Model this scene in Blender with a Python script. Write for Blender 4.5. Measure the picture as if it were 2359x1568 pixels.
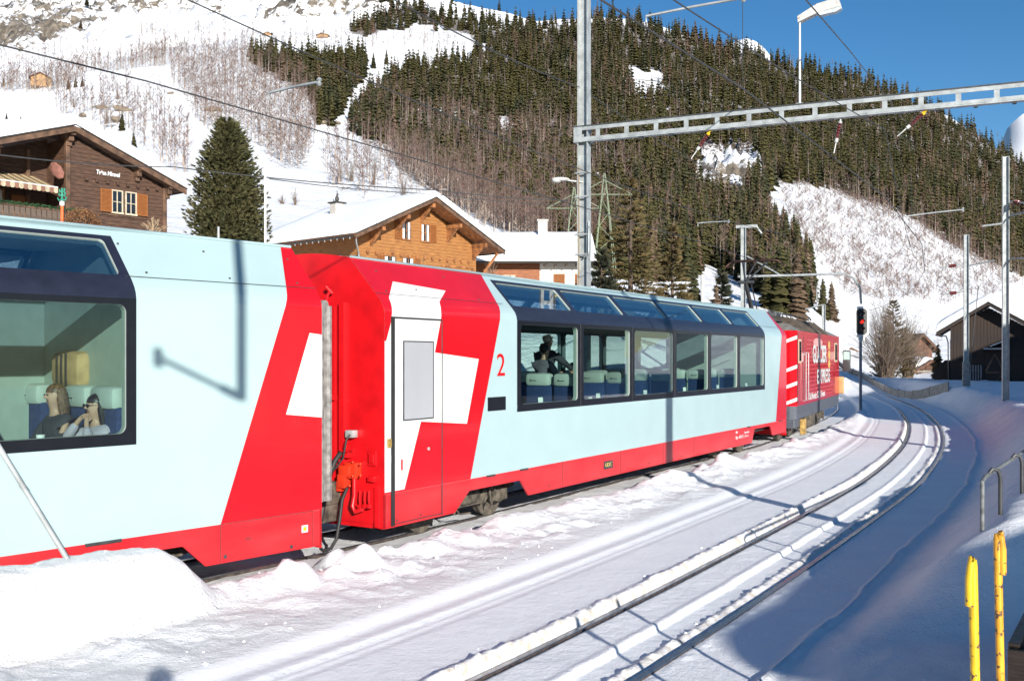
import bpy, bmesh, math, random
import numpy as np
from mathutils import Vector, Matrix
random.seed(7); RNG=np.random.default_rng(11)
PI=math.pi
scene=bpy.context.scene
for o in list(bpy.data.objects): bpy.data.objects.remove(o)
C=scene.collection
# ---------------------------------------------------------------- camera, world, sun, exposure
EYE=2.5; F=2280.; CX=1179.; HY=822.        # survey constants: focal length, optical axis and horizon of the photograph
cam_d=bpy.data.cameras.new('camera'); cam=bpy.data.objects.new('camera',cam_d); C.objects.link(cam)
cam.location=(0,0,EYE); cam.rotation_euler=(PI/2,0,0)
cam_d.sensor_width=36; cam_d.lens=F/2358*36; cam_d.shift_y=0.0161; cam_d.clip_start=.05; cam_d.clip_end=9000
scene.camera=cam
SUN_AZ=math.radians(-19.0); SUN_EL=math.radians(17.0)   # direction in which the light travels, measured from +Y
LD=Vector((math.sin(SUN_AZ)*math.cos(SUN_EL), math.cos(SUN_AZ)*math.cos(SUN_EL), -math.sin(SUN_EL)))
w=bpy.data.worlds.new('World'); scene.world=w; w.use_nodes=True
nt=w.node_tree; nt.nodes.clear()
sky=nt.nodes.new('ShaderNodeTexSky'); sky.sky_type='NISHITA'; sky.sun_disc=False
sky.sun_elevation=SUN_EL; sky.sun_rotation=math.atan2(-LD.x,-LD.y); sky.altitude=1400; sky.air_density=1.0; sky.dust_density=.15; sky.ozone_density=2.5
bg=nt.nodes.new('ShaderNodeBackground'); bg.inputs[1].default_value=.076
wo=nt.nodes.new('ShaderNodeOutputWorld'); hs=nt.nodes.new('ShaderNodeHueSaturation'); hs.inputs['Saturation'].default_value=1.27; nt.links.new(sky.outputs[0],hs.inputs['Color']); nt.links.new(hs.outputs[0],bg.inputs[0]); nt.links.new(bg.outputs[0],wo.inputs[0])
sd=bpy.data.lights.new('sun','SUN'); sd.energy=5.0; sd.angle=math.radians(.5); sd.color=(1,.95,.87)
sun=bpy.data.objects.new('sun',sd); C.objects.link(sun); sun.location=(10,-30,30); sun.rotation_euler=LD.to_track_quat('-Z','Y').to_euler()
vs=scene.view_settings; vs.view_transform='Standard'; vs.look='None'; vs.exposure=0.74; vs.gamma=1; vs.use_curve_mapping=False
scene.render.engine='CYCLES'; scene.cycles.max_bounces=8; scene.cycles.transparent_max_bounces=16

# ---------------------------------------------------------------- helpers
def at(px,py,Y): return Vector(((px-CX)/F*Y, Y, EYE-(py-HY)/F*Y))
def tag(o,label=None,cat=None,group=None,kind=None):
    if label: o['label']=label
    if cat: o['category']=cat
    if group: o['group']=group
    if kind: o['kind']=kind
    return o
def thing(name,label,cat,loc=(0,0,0),rotz=0,group=None,parent=None):
    o=bpy.data.objects.new(name,None); o.empty_display_size=.2; C.objects.link(o)
    o.location=loc; o.rotation_euler=(0,0,rotz)
    return tag(o,label,cat,group)
def link(name,me,parent=None):
    o=bpy.data.objects.new(name,me); C.objects.link(o)
    if parent is not None: o.parent=parent
    return o
def copy_tree(o,parent=None):
    c=o.copy(); C.objects.link(c)
    if parent is not None: c.parent=parent; c.matrix_parent_inverse=o.matrix_parent_inverse.copy()
    for ch in list(o.children): copy_tree(ch,c)
    return c
class MB:
    def __init__(s): s.v=[]; s.f=[]; s.mi=[]; s.cur=0
    def add(s,vs,fs):
        b=len(s.v); s.v+= [tuple(v) for v in vs]; s.f+=[tuple(b+i for i in f) for f in fs]; s.mi+=[s.cur]*len(fs); return s
    def box(s,x0,x1,y0,y1,z0,z1,M=None):
        vs=[Vector((x,y,z)) for x in (x0,x1) for y in (y0,y1) for z in (z0,z1)]
        if M is not None: vs=[M@v for v in vs]
        return s.add(vs,[(0,1,3,2),(4,6,7,5),(0,4,5,1),(2,3,7,6),(0,2,6,4),(1,5,7,3)])
    def cbox(s,c,sx,sy,sz,M=None):
        return s.box(c[0]-sx/2,c[0]+sx/2,c[1]-sy/2,c[1]+sy/2,c[2]-sz/2,c[2]+sz/2,M)
    def bbox(s,x0,x1,y0,y1,z0,z1,b=.01,M=None):
        # box with chamfered vertical and horizontal edges
        bm=bmesh.new(); bmesh.ops.create_cube(bm,size=1)
        for v in bm.verts: v.co=Vector(((x0+x1)/2+v.co.x*(x1-x0),(y0+y1)/2+v.co.y*(y1-y0),(z0+z1)/2+v.co.z*(z1-z0)))
        bmesh.ops.bevel(bm,geom=bm.edges[:],offset=b,segments=2,profile=.5,affect='EDGES')
        bm.verts.index_update()
        vs=[v.co.copy() for v in bm.verts]
        if M is not None: vs=[M@v for v in vs]
        s.add(vs,[tuple(v.index for v in f.verts) for f in bm.faces]); bm.free(); return s
    def tube(s,pts,r,n=8,cap=True):
        pts=[Vector(p) for p in pts]; m=len(pts); rs=r if isinstance(r,(list,tuple)) else [r]*m
        vs=[]; up=None
        for i,p in enumerate(pts):
            d=(pts[min(i+1,m-1)]-pts[max(i-1,0)]).normalized()
            if up is None or abs(d.dot(up))>.98:
                up=Vector((0,0,1)) if abs(d.z)<.9 else Vector((0,1,0))
            a=d.cross(up).normalized(); b=a.cross(d).normalized(); up=b
            for k in range(n):
                t=2*PI*k/n; vs.append(p+a*math.cos(t)*rs[i]+b*math.sin(t)*rs[i])
        fs=[(i*n+k,i*n+(k+1)%n,(i+1)*n+(k+1)%n,(i+1)*n+k) for i in range(m-1) for k in range(n)]
        if cap: fs+=[tuple(range(n))[::-1],tuple((m-1)*n+k for k in range(n))]
        return s.add(vs,fs)
    def bar(s,p,q,w,h,up=(0,0,1)):
        p=Vector(p);q=Vector(q); d=(q-p).normalized(); up=Vector(up)
        if abs(d.dot(up))>.97: up=Vector((1,0,0))
        a=d.cross(up).normalized()*w/2; b=a.cross(d).normalized()*h/2
        vs=[p-a-b,p+a-b,p+a+b,p-a+b,q-a-b,q+a-b,q+a+b,q-a+b]
        return s.add(vs,[(3,2,1,0),(4,5,6,7),(0,1,5,4),(1,2,6,5),(2,3,7,6),(3,0,4,7)])
    def prism(s,poly,y0,y1,M=None,axis='y'):
        # poly in (x,z), extruded along y
        n=len(poly)
        def P(a,b,c): return Vector((a,c,b)) if axis=='y' else (Vector((c,a,b)) if axis=='x' else Vector((a,b,c)))
        vs=[P(a,b,y0) for a,b in poly]+[P(a,b,y1) for a,b in poly]
        if M is not None: vs=[M@v for v in vs]
        return s.add(vs,[tuple(range(n))[::-1],tuple(range(n,2*n))]+[(i,(i+1)%n,n+(i+1)%n,n+i) for i in range(n)])
    def lathe(s,prof,c=(0,0,0),n=16,M=None):
        vs=[];m=len(prof)
        for r,z in prof:
            for k in range(n):
                t=2*PI*k/n; v=Vector((c[0]+r*math.cos(t),c[1]+r*math.sin(t),c[2]+z)); vs.append(M@v if M is not None else v)
        fs=[(i*n+k,i*n+(k+1)%n,(i+1)*n+(k+1)%n,(i+1)*n+k) for i in range(m-1) for k in range(n)]
        fs+=[tuple(range(n))[::-1],tuple((m-1)*n+k for k in range(n))]
        return s.add(vs,fs)
    def ball(s,c,rx,ry,rz,n=14,m=9,M=None):
        vs=[];
        for i in range(m+1):
            a=PI*i/m
            for k in range(n):
                t=2*PI*k/n; v=Vector((c[0]+rx*math.sin(a)*math.cos(t),c[1]+ry*math.sin(a)*math.sin(t),c[2]+rz*math.cos(a))); vs.append(M@v if M is not None else v)
        return s.add(vs,[(i*n+k,(i+1)*n+k,(i+1)*n+(k+1)%n,i*n+(k+1)%n) for i in range(m) for k in range(n)])
    def mesh(s,name,mats,smooth=False):
        me=bpy.data.meshes.new(name); me.from_pydata(s.v,[],s.f); me.validate(clean_customdata=False)
        if not isinstance(mats,(list,tuple)): mats=[mats]
        for m in mats: me.materials.append(m)
        if len(mats)>1 and len(me.polygons)==len(s.mi): me.polygons.foreach_set('material_index',s.mi)
        bm=bmesh.new(); bm.from_mesh(me); bmesh.ops.recalc_face_normals(bm,faces=bm.faces); bm.to_mesh(me); bm.free()
        if smooth:
            me.polygons.foreach_set('use_smooth',[True]*len(me.polygons))
            try: me.set_sharp_from_angle(angle=math.radians(40))
            except Exception: pass
        return me
    def build(s,name,mats,parent=None,smooth=False): return link(name,s.mesh(name,mats,smooth),parent)

def mat(name,col,rough=.6,metal=0,var=.12,vscale=6,bump=0,bscale=30,col2=None,spec=.5,coat=0,stretch=None,coord='Object',wear=None,emis=None):
    m=bpy.data.materials.new(name); m.use_nodes=True; n=m.node_tree; b=n.nodes['Principled BSDF']
    b.inputs['Roughness'].default_value=rough; b.inputs['Metallic'].default_value=metal
    b.inputs['Specular IOR Level'].default_value=spec; b.inputs['Coat Weight'].default_value=coat
    tc=n.nodes.new('ShaderNodeTexCoord'); mp=n.nodes.new('ShaderNodeMapping'); n.links.new(tc.outputs[coord],mp.inputs[0])
    if stretch: mp.inputs['Scale'].default_value=stretch
    no=n.nodes.new('ShaderNodeTexNoise'); no.inputs['Scale'].default_value=vscale; no.inputs['Detail'].default_value=6
    n.links.new(mp.outputs[0],no.inputs['Vector'])
    mx=n.nodes.new('ShaderNodeMix'); mx.data_type='RGBA'
    c2=col2 if col2 else tuple(c*(1-var*2) for c in col)
    c1=col if col2 else tuple(min(1,c*(1+var)) for c in col)
    mx.inputs[6].default_value=(*c1,1); mx.inputs[7].default_value=(*c2,1)
    rp=n.nodes.new('ShaderNodeMapRange'); rp.inputs[1].default_value=.32; rp.inputs[2].default_value=.68
    n.links.new(no.outputs[0],rp.inputs[0]); n.links.new(rp.outputs[0],mx.inputs[0]); out=mx.outputs[2]
    if wear:   # (colour, threshold, scale)
        n2=n.nodes.new('ShaderNodeTexNoise'); n2.inputs['Scale'].default_value=wear[2]; n2.inputs['Detail'].default_value=5; n.links.new(mp.outputs[0],n2.inputs['Vector'])
        r2=n.nodes.new('ShaderNodeMapRange'); r2.inputs[1].default_value=wear[1]; r2.inputs[2].default_value=wear[1]+.03; n.links.new(n2.outputs[0],r2.inputs[0])
        m2=n.nodes.new('ShaderNodeMix'); m2.data_type='RGBA'; n.links.new(r2.outputs[0],m2.inputs[0]); n.links.new(out,m2.inputs[6]); m2.inputs[7].default_value=(*wear[0],1); out=m2.outputs[2]
    n.links.new(out,b.inputs['Base Color'])
    if bump:
        nb=n.nodes.new('ShaderNodeTexNoise'); nb.inputs['Scale'].default_value=bscale; nb.inputs['Detail'].default_value=8; n.links.new(mp.outputs[0],nb.inputs['Vector'])
        bu=n.nodes.new('ShaderNodeBump'); bu.inputs['Strength'].default_value=1; bu.inputs['Distance'].default_value=bump; n.links.new(nb.outputs[0],bu.inputs['Height']); n.links.new(bu.outputs[0],b.inputs['Normal'])
    if emis: b.inputs['Emission Color'].default_value=(*emis[0],1); b.inputs['Emission Strength'].default_value=emis[1]
    return m
def glass(name,tint,refl=.09,rough=.0):
    m=bpy.data.materials.new(name); m.use_nodes=True; n=m.node_tree; n.nodes.clear()
    o=n.nodes.new('ShaderNodeOutputMaterial'); mx=n.nodes.new('ShaderNodeMixShader'); t=n.nodes.new('ShaderNodeBsdfTransparent'); g=n.nodes.new('ShaderNodeBsdfGlossy')
    t.inputs[0].default_value=(*tint,1); g.inputs['Roughness'].default_value=rough; g.inputs[0].default_value=(1,1,1,1)
    lw=n.nodes.new('ShaderNodeLayerWeight'); lw.inputs[0].default_value=.12
    r=n.nodes.new('ShaderNodeMapRange'); r.inputs[3].default_value=refl; r.inputs[4].default_value=.28
    n.links.new(lw.outputs['Fresnel'],r.inputs[0]); n.links.new(r.outputs[0],mx.inputs[0])
    n.links.new(t.outputs[0],mx.inputs[1]); n.links.new(g.outputs[0],mx.inputs[2]); n.links.new(mx.outputs[0],o.inputs[0]); return m
M={}
M['red']=mat('red_paint',(.50,.006,.012),.22,var=.05,vscale=2,coat=.3)
M['redskirt']=mat('dusty_red_skirt',(.50,.008,.014),.3,vscale=2.5,col2=(.50,.028,.033),wear=((.50,.10,.10),.70,6),stretch=(.4,1,1.6))
M['red_dark']=mat('red_paint_end',(.55,.006,.010),.35,var=.1,vscale=3)
M['aqua']=mat('pale_blue_paint',(.345,.465,.475),.22,var=.02,vscale=1.5,coat=.3,bump=.0015,bscale=1.1)
M['white']=mat('white_paint',(.62,.62,.61),.3,var=.02)
M['blackgloss']=mat('black_band',(.008,.009,.013),.28,var=.1,spec=.3)
M['navy']=mat('navy_band',(.016,.019,.034),.32,var=.1,spec=.4)
M['rubber']=mat('black_rubber',(.02,.02,.02),.6,bump=.002)
M['greyrub']=mat('grey_bellows',(.22,.21,.2),.7,var=.25,vscale=12,bump=.004)
M['chassis']=mat('dirty_brown_steel',(.10,.085,.065),.75,var=.35,vscale=9,bump=.004)
M['steel']=mat('galvanised_steel',(.36,.38,.38),.5,metal=.25,var=.14,vscale=5,bump=.001)
M['darksteel']=mat('dark_steel',(.06,.062,.065),.5,metal=.3,var=.2)
M['railtop']=mat('polished_rail',(.42,.42,.44),.25,metal=.9,var=.1)
M['railside']=mat('rusty_rail_side',(.06,.045,.038),.8,var=.4,vscale=15,bump=.002)
M['wire']=mat('copper_wire',(.045,.045,.045),.6)
M['interior']=mat('grey_interior_panel',(.30,.345,.315),.5,var=.04)
M['ceil']=mat('interior_ceiling',(.40,.44,.43),.5,var=.04)
M['seatblue']=mat('dark_blue_upholstery',(.02,.04,.13),.9,var=.3,vscale=60)
M['headrest']=mat('pale_headrest',(.40,.44,.41),.7,var=.05)
M['skin']=mat('skin',(.48,.28,.20),.5,var=.06); 
M['hair_brown']=mat('brown_hair',(.16,.08,.04),.5,var=.4,vscale=40,bump=.004)
M['hair_black']=mat('black_hair',(.015,.012,.012),.4,var=.3,vscale=40,bump=.004)
M['hair_grey']=mat('short_dark_hair',(.06,.045,.035),.6,var=.3,vscale=40,bump=.004)
M['cloth_dark']=mat('dark_cloth',(.035,.035,.045),.9,var=.2)
M['cloth_lilac']=mat('lilac_grey_cloth',(.42,.36,.44),.9,var=.1)
M['cloth_grey']=mat('grey_cloth',(.12,.11,.14),.9,var=.1)
M['cloth_red']=mat('red_cloth',(.45,.04,.06),.9,var=.15)
M['paper']=mat('white_paper',(.8,.8,.78),.6,var=.03)
M['yellow']=mat('chipped_yellow_paint',(.72,.43,.01),.38,var=.12,vscale=14,wear=((.09,.05,.03),.625,40),coat=.2)
M['yellowred']=mat('worn_yellow_orange_paint',(.72,.33,.02),.4,var=.2,vscale=8,wear=((.08,.04,.025),.595,36))
M['cartwood']=mat('brown_painted_wood',(.15,.085,.05),.55,var=.25,vscale=10,bump=.002,stretch=(1,1,8))
M['wood_dark']=mat('dark_brown_timber',(.085,.042,.024),.7,var=.35,vscale=3,bump=.004,stretch=(1,1,12))
M['wood_mid']=mat('brown_fascia',(.12,.065,.038),.7,var=.3,vscale=3,bump=.003)
M['wood_orange']=mat('honey_timber',(.36,.16,.045),.65,col2=(.21,.085,.025),vscale=2.2,bump=.004,stretch=(1,1,9))
M['wood_orange2']=mat('honey_timber_trim',(.30,.12,.04),.65,var=.3,vscale=4,bump=.003)
M['hutwood']=mat('dull_red_brown_timber',(.13,.055,.03),.75,var=.3,vscale=3,bump=.004)
M['wood_red']=mat('reddish_timber',(.27,.09,.03),.65,var=.25,vscale=3,bump=.004,stretch=(1,1,10))
M['shutter']=mat('orange_shutter',(.26,.09,.022),.6,var=.2,vscale=8,stretch=(1,1,14),bump=.003)
M['barnboard']=mat('weathered_barn_board',(.018,.015,.015),.85,col2=(.042,.024,.015),vscale=2,bump=.006,stretch=(6,6,.6))
M['barnwood']=mat('hay_barn_wood',(.40,.24,.12),.8,var=.3,vscale=2,bump=.01,stretch=(1,1,4))  # pale brown boards, tone varied at random
M['plaster']=mat('cream_plaster',(.68,.64,.55),.85,var=.05,bump=.003)
M['chimney']=mat('chimney_plaster',(.48,.45,.4),.85,var=.1,bump=.003)
M['darkglass']=mat('dark_window_glass',(.012,.014,.018),.05,var=.1,spec=.8)
M['curtain']=mat('white_curtain',(.6,.6,.58),.9,var=.15,vscale=20,stretch=(8,8,1))
M['frame']=mat('pale_window_frame',(.5,.42,.3),.6,var=.1)
M['metalroof']=mat('dark_gutter_metal',(.06,.055,.05),.5,metal=.4)
M['concrete']=mat('concrete',(.3,.28,.25),.85,var=.2,bump=.004)
M['railgrey']=mat('weathered_rail_grey',(.17,.18,.18),.55,metal=.3,var=.25,vscale=20)
M['lips']=mat('lips',(.36,.15,.12),.5)
M['slat']=mat('grey_slat',(.22,.21,.22),.8,var=.2)
M['rock']=mat('rock',(.16,.125,.09),.9,col2=(.28,.23,.17),vscale=3,bump=.05,bscale=6)
M['green_steel']=mat('green_painted_steel',(.13,.17,.10),.6,var=.15)
M['ceramic']=mat('brown_ceramic',(.12,.02,.015),.2,coat=.5)
M['locogrey']=mat('loco_grey',(.075,.085,.105),.5,var=.12)
M['silver']=mat('silver_grey_cab_roof',(.26,.24,.21),.4,var=.15,metal=.2)
M['locoroof']=mat('dusty_loco_roof',(.11,.085,.06),.65,var=.35,vscale=5,metal=.2)
M['lamp_shell']=mat('pale_lamp_shell',(.5,.49,.46),.5,var=.1,wear=((.35,.14,.03),.66,14))
M['lamp_glass']=mat('lamp_glass',(.55,.6,.62),.2)
M['redlight']=mat('red_signal_light',(.5,.01,.005),.3,emis=((1,.02,.01),1.1))
M['twig']=mat('brown_hedge_leaves',(.22,.10,.04),.9,var=.5,vscale=30)

# ---------------------------------------------------------------- noise
def _h(i,j,s):
    n=(i.astype(np.int64)*374761393+j.astype(np.int64)*668265263+s*974711)&0xffffffff
    n=((n^(n>>13))*1274126177)&0xffffffff; n=n^(n>>16); return (n&0xffff)/65535.
def vnoise(x,y,s=0):
    i=np.floor(x);j=np.floor(y);u=x-i;v=y-j;u=u*u*(3-2*u);v=v*v*(3-2*v)
    a=_h(i,j,s);b=_h(i+1,j,s);c=_h(i,j+1,s);d=_h(i+1,j+1,s)
    return (a*(1-u)+b*u)*(1-v)+(c*(1-u)+d*u)*v
def fbm(x,y,o=4,s=0,g=.5):
    x=np.asarray(x,float);y=np.asarray(y,float);r=0;a=1;t=0
    for k in range(o): r=r+a*(vnoise(x*2**k+k*17.3,y*2**k+k*9.1,s+k)-.5);t+=a;a*=g
    return r/t*2
def sst(a,b,x): t=np.clip((x-a)/(b-a),0,1); return t*t*(3-2*t)

# ---------------------------------------------------------------- paths of the two tracks
def spline(P,step=.1):
    P=[np.array(p,float) for p in P]; P=[2*P[0]-P[1]]+P+[2*P[-1]-P[-2]]; out=[]
    for i in range(1,len(P)-2):
        p0,p1,p2,p3=P[i-1:i+3]; n=max(2,int(np.linalg.norm(p2-p1)/step))
        for k in range(n):
            t=k/n; out.append(.5*((2*p1)+(-p0+p2)*t+(2*p0-5*p1+4*p2-p3)*t*t+(-p0+3*p1-3*p2+p3)*t**3))
    out.append(P[-2]); out=np.array(out)
    for _ in range(60): out[1:-1]=.25*out[:-2]+.5*out[1:-1]+.25*out[2:]
    d=np.r_[0,np.cumsum(np.hypot(*np.diff(out,axis=0).T))]; s=np.arange(0,d[-1],step)
    return np.c_[np.interp(s,d,out[:,0]),np.interp(s,d,out[:,1])]
TRK=spline([(-12.,-7.5),(-7.6,-2.6),(-3.3,2.7),(.30,7.64),(5.27,15.8),(8.15,20.9),(11.35,27.4),(14.15,33.9),(16.45,39.9),(19.7,49.6),(23.7,64.8),(25.6,78)])
TRN=spline([(-26,-13.5),(-14.5,-1.03),(-8.8,5.5),(-3.1,12.6),(1.8,20.5),(6.6,28.5),(10,35.5),(12.9,42),(15.9,50),(19.2,62),(21.5,78)])
def tang(P): t=np.gradient(P,axis=0); return t/np.hypot(t[:,0],t[:,1])[:,None]
TT=tang(TRK); TNt=tang(TRN)
def track_sn(x,y,P=TRK,T=TT):
    x=np.ravel(x);y=np.ravel(y);n=np.empty(len(x));s=np.empty(len(x)); Q=P[::4];
    for a in range(0,len(x),20000):
        xs=x[a:a+20000];ys=y[a:a+20000]
        k=np.argmin((xs[:,None]-Q[None,:,0])**2+(ys[:,None]-Q[None,:,1])**2,axis=1)*4
        dx=xs-P[k,0];dy=ys-P[k,1];tx=T[k,0];ty=T[k,1]
        n[a:a+20000]=dx*ty-dy*tx; s[a:a+20000]=k*.1+dx*tx+dy*ty
    return n,s

# ---------------------------------------------------------------- terrain surveyed as profiles (depth, image height) per column
def zk(Y,z): return (Y,HY-(z-EYE)/Y*F)
COLS={
 0:[zk(26,.6),zk(34,3.6),zk(42,8.0),zk(55,9.5),(100,500),(200,330),(300,215),(345,194),(400,192),(460,190),(700,182),(1000,115),(1500,-30),(2300,-300)],
 200:[zk(26,.6),zk(34,3.6),zk(42,8.0),zk(55,9.5),(100,480),(200,300),(290,185),(340,157),(400,154),(460,152),(700,146),(1000,90),(1500,-50),(2300,-300)],
 420:[zk(26,.4),zk(38,4.),zk(45,7.6),(60,565),(120,420),(200,290),(300,165),(350,145),(460,128),(700,118),(1000,65),(1500,-70),(2300,-300)],
 600:[zk(26,.3),zk(45,4.),(60,590),(120,450),(200,330),(320,200),(450,110),(530,90),(560,86),(620,86),(900,58),(1500,-80),(2300,-260)],
 760:[zk(24,.6),zk(30,3.2),zk(45,3.6),(60,615),(120,470),(200,350),(320,230),(450,130),(530,86),(560,80),(620,79),(1000,10),(1500,-100),(2300,-220)],
 860:[zk(24,.6),zk(30,3.2),zk(45,3.6),(60,625),(120,470),(200,350),(320,240),(450,140),(560,90),(700,62),(900,20),(1300,-40),(2300,-150)],
 1000:[zk(24,.6),zk(30,3.3),zk(45,3.6),(60,650),(100,560),(200,400),(320,270),(450,170),(560,110),(700,70),(800,40),(1100,15),(1500,-5),(1900,30)],
 1100:[zk(24,.5),zk(31,3.3),zk(45,3.5),(60,670),(100,580),(200,430),(320,290),(450,190),(600,110),(800,55),(1000,50),(1500,12),(1900,90)],
 1230:[zk(25,.4),zk(33,3.4),zk(45,3.4),(60,700),(90,610),(150,520),(300,330),(500,170),(700,70),(800,57),(1000,62),(1500,50),(1900,150)],
 1400:[zk(26,.3),zk(34,3.3),zk(46,3.4),(60,720),(90,650),(150,540),(300,330),(500,170),(700,60),(800,38),(1000,120),(1500,200)],
 1500:[zk(28,.3),zk(37,3.3),zk(46,3.3),(60,730),(95,665),(150,550),(300,340),(500,180),(700,78),(800,62),(1000,150),(1500,210)],
 1600:[zk(30,.2),zk(40,3.0),zk(46,3.1),(60,740),(100,680),(150,560),(300,350),(500,190),(700,100),(800,84),(1000,180),(1500,230)],
 1690:[zk(33,.1),zk(45,2.0),(60,745),(100,700),(150,580),(300,360),(500,200),(700,125),(800,110),(1000,118),(1250,76),(1500,200)],
 1760:[zk(26,.1),zk(45,.7),(60,750),(100,715),(150,600),(240,420),(350,330),(600,190),(800,128),(1000,130),(1250,82),(1500,220)],
 1830:[zk(26,.1),zk(45,.7),(60,765),(90,735),(130,630),(180,510),(240,440),(350,330),(600,190),(800,142),(1000,240)],
 1950:[zk(26,.1),zk(45,.6),zk(60,.85),zk(86,1.0),(106,780),(140,680),(200,550),(260,470),(400,330),(650,200),(800,168),(1000,300)],
 2100:[zk(26,.1),zk(45,.8),zk(62,.9),zk(86,1.0),(108,790),(150,710),(210,590),(270,505),(400,385),(650,260),(800,222),(1000,340)],
 2200:[zk(26,.2),zk(45,1.0),zk(66,.9),zk(86,1.0),(110,800),(150,740),(210,640),(270,560),(400,430),(650,325),(800,280),(1000,390)],
 2358:[zk(26,.8),zk(45,1.2),zk(68,.95),(86,850),(108,800),(150,755),(220,685),(280,635),(400,525),(650,425),(800,378),(1000,480)],
 2800:[zk(26,1.),zk(45,1.3),zk(70,1.2),(110,800),(200,730),(300,690),(600,570),(800,520),(1000,560)],
}
LY=np.linspace(math.log(24),math.log(2600),150); PXS=np.arange(-1300,4001,20.)
ck=sorted(COLS); TB=np.empty((len(ck),len(LY)))
for i,c in enumerate(ck):
    L=COLS[c]; TB[i]=np.interp(LY,[math.log(a) for a,b in L],[b for a,b in L])
TAB=np.empty((len(PXS),len(LY)))
for j in range(len(LY)): TAB[:,j]=np.interp(PXS,ck,TB[:,j])
ker=np.array([1,4,6,4,1])/16.
for _ in range(2):
    T2=np.pad(TAB,((2,2),(0,0)),'edge'); TAB=sum(ker[k]*T2[k:k+len(PXS)] for k in range(5))
T2=np.pad(TAB,((0,0),(2,2)),'edge'); TAB=sum(ker[k]*T2[:,k:k+len(LY)] for k in range(5))
def py_of(px,Y):
    px=np.clip((px-PXS[0])/20.,0,len(PXS)-1.001); ly=np.clip((np.log(np.maximum(Y,24))-LY[0])/(LY[1]-LY[0]),0,len(LY)-1.001)
    i=px.astype(int);j=ly.astype(int);u=px-i;v=ly-j
    return (TAB[i,j]*(1-u)+TAB[i+1,j]*u)*(1-v)+(TAB[i,j+1]*(1-u)+TAB[i+1,j+1]*u)*v
def H(x,y):
    x=np.asarray(x,float);y=np.asarray(y,float); Y=np.maximum(y,24.); px=CX+F*x/Y
    z=EYE-(py_of(px,Y)-HY)/F*Y
    amp=sst(60,900,Y)
    rid=1-np.abs(fbm(x/70,y/85,6,13,.6))*2.2; z=z+sst(650,950,y)*sst(1150,800,px)*34*(rid-.5)
    oc=sst(1570,1620,px)*sst(1790,1740,px)*sst(215,245,y)*sst(345,310,y); z=z+oc*5.5*(1-np.abs(fbm(x/9,y/14,5,14,.6))*2.4)
    z=z+amp*(9*fbm(x/90,y/90,4,3))+sst(40,140,Y)*.9*fbm(x/14,y/14,3,5)
    near=.12*fbm(x/5,y/5,3,8)
    return np.where(y<24,z*sst(8,24,y)+near,z+near*(1-sst(24,60,Y)))
def ray_Y(px,py):
    # depth at which the line of sight (px,py) meets the terrain
    prof=py_of(np.full(len(LY),float(px)),np.exp(LY)); m=np.minimum.accumulate(prof)
    k=np.searchsorted(-m,-py)
    if k<=0 or k>=len(LY): return None
    a,b=m[k-1],m[k]; t=0 if a==b else (a-py)/(a-b)
    return math.exp(LY[k-1]+t*(LY[k]-LY[k-1]))
def gz(x,y): return float(H(np.array([x]),np.array([y]))[0])

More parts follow.
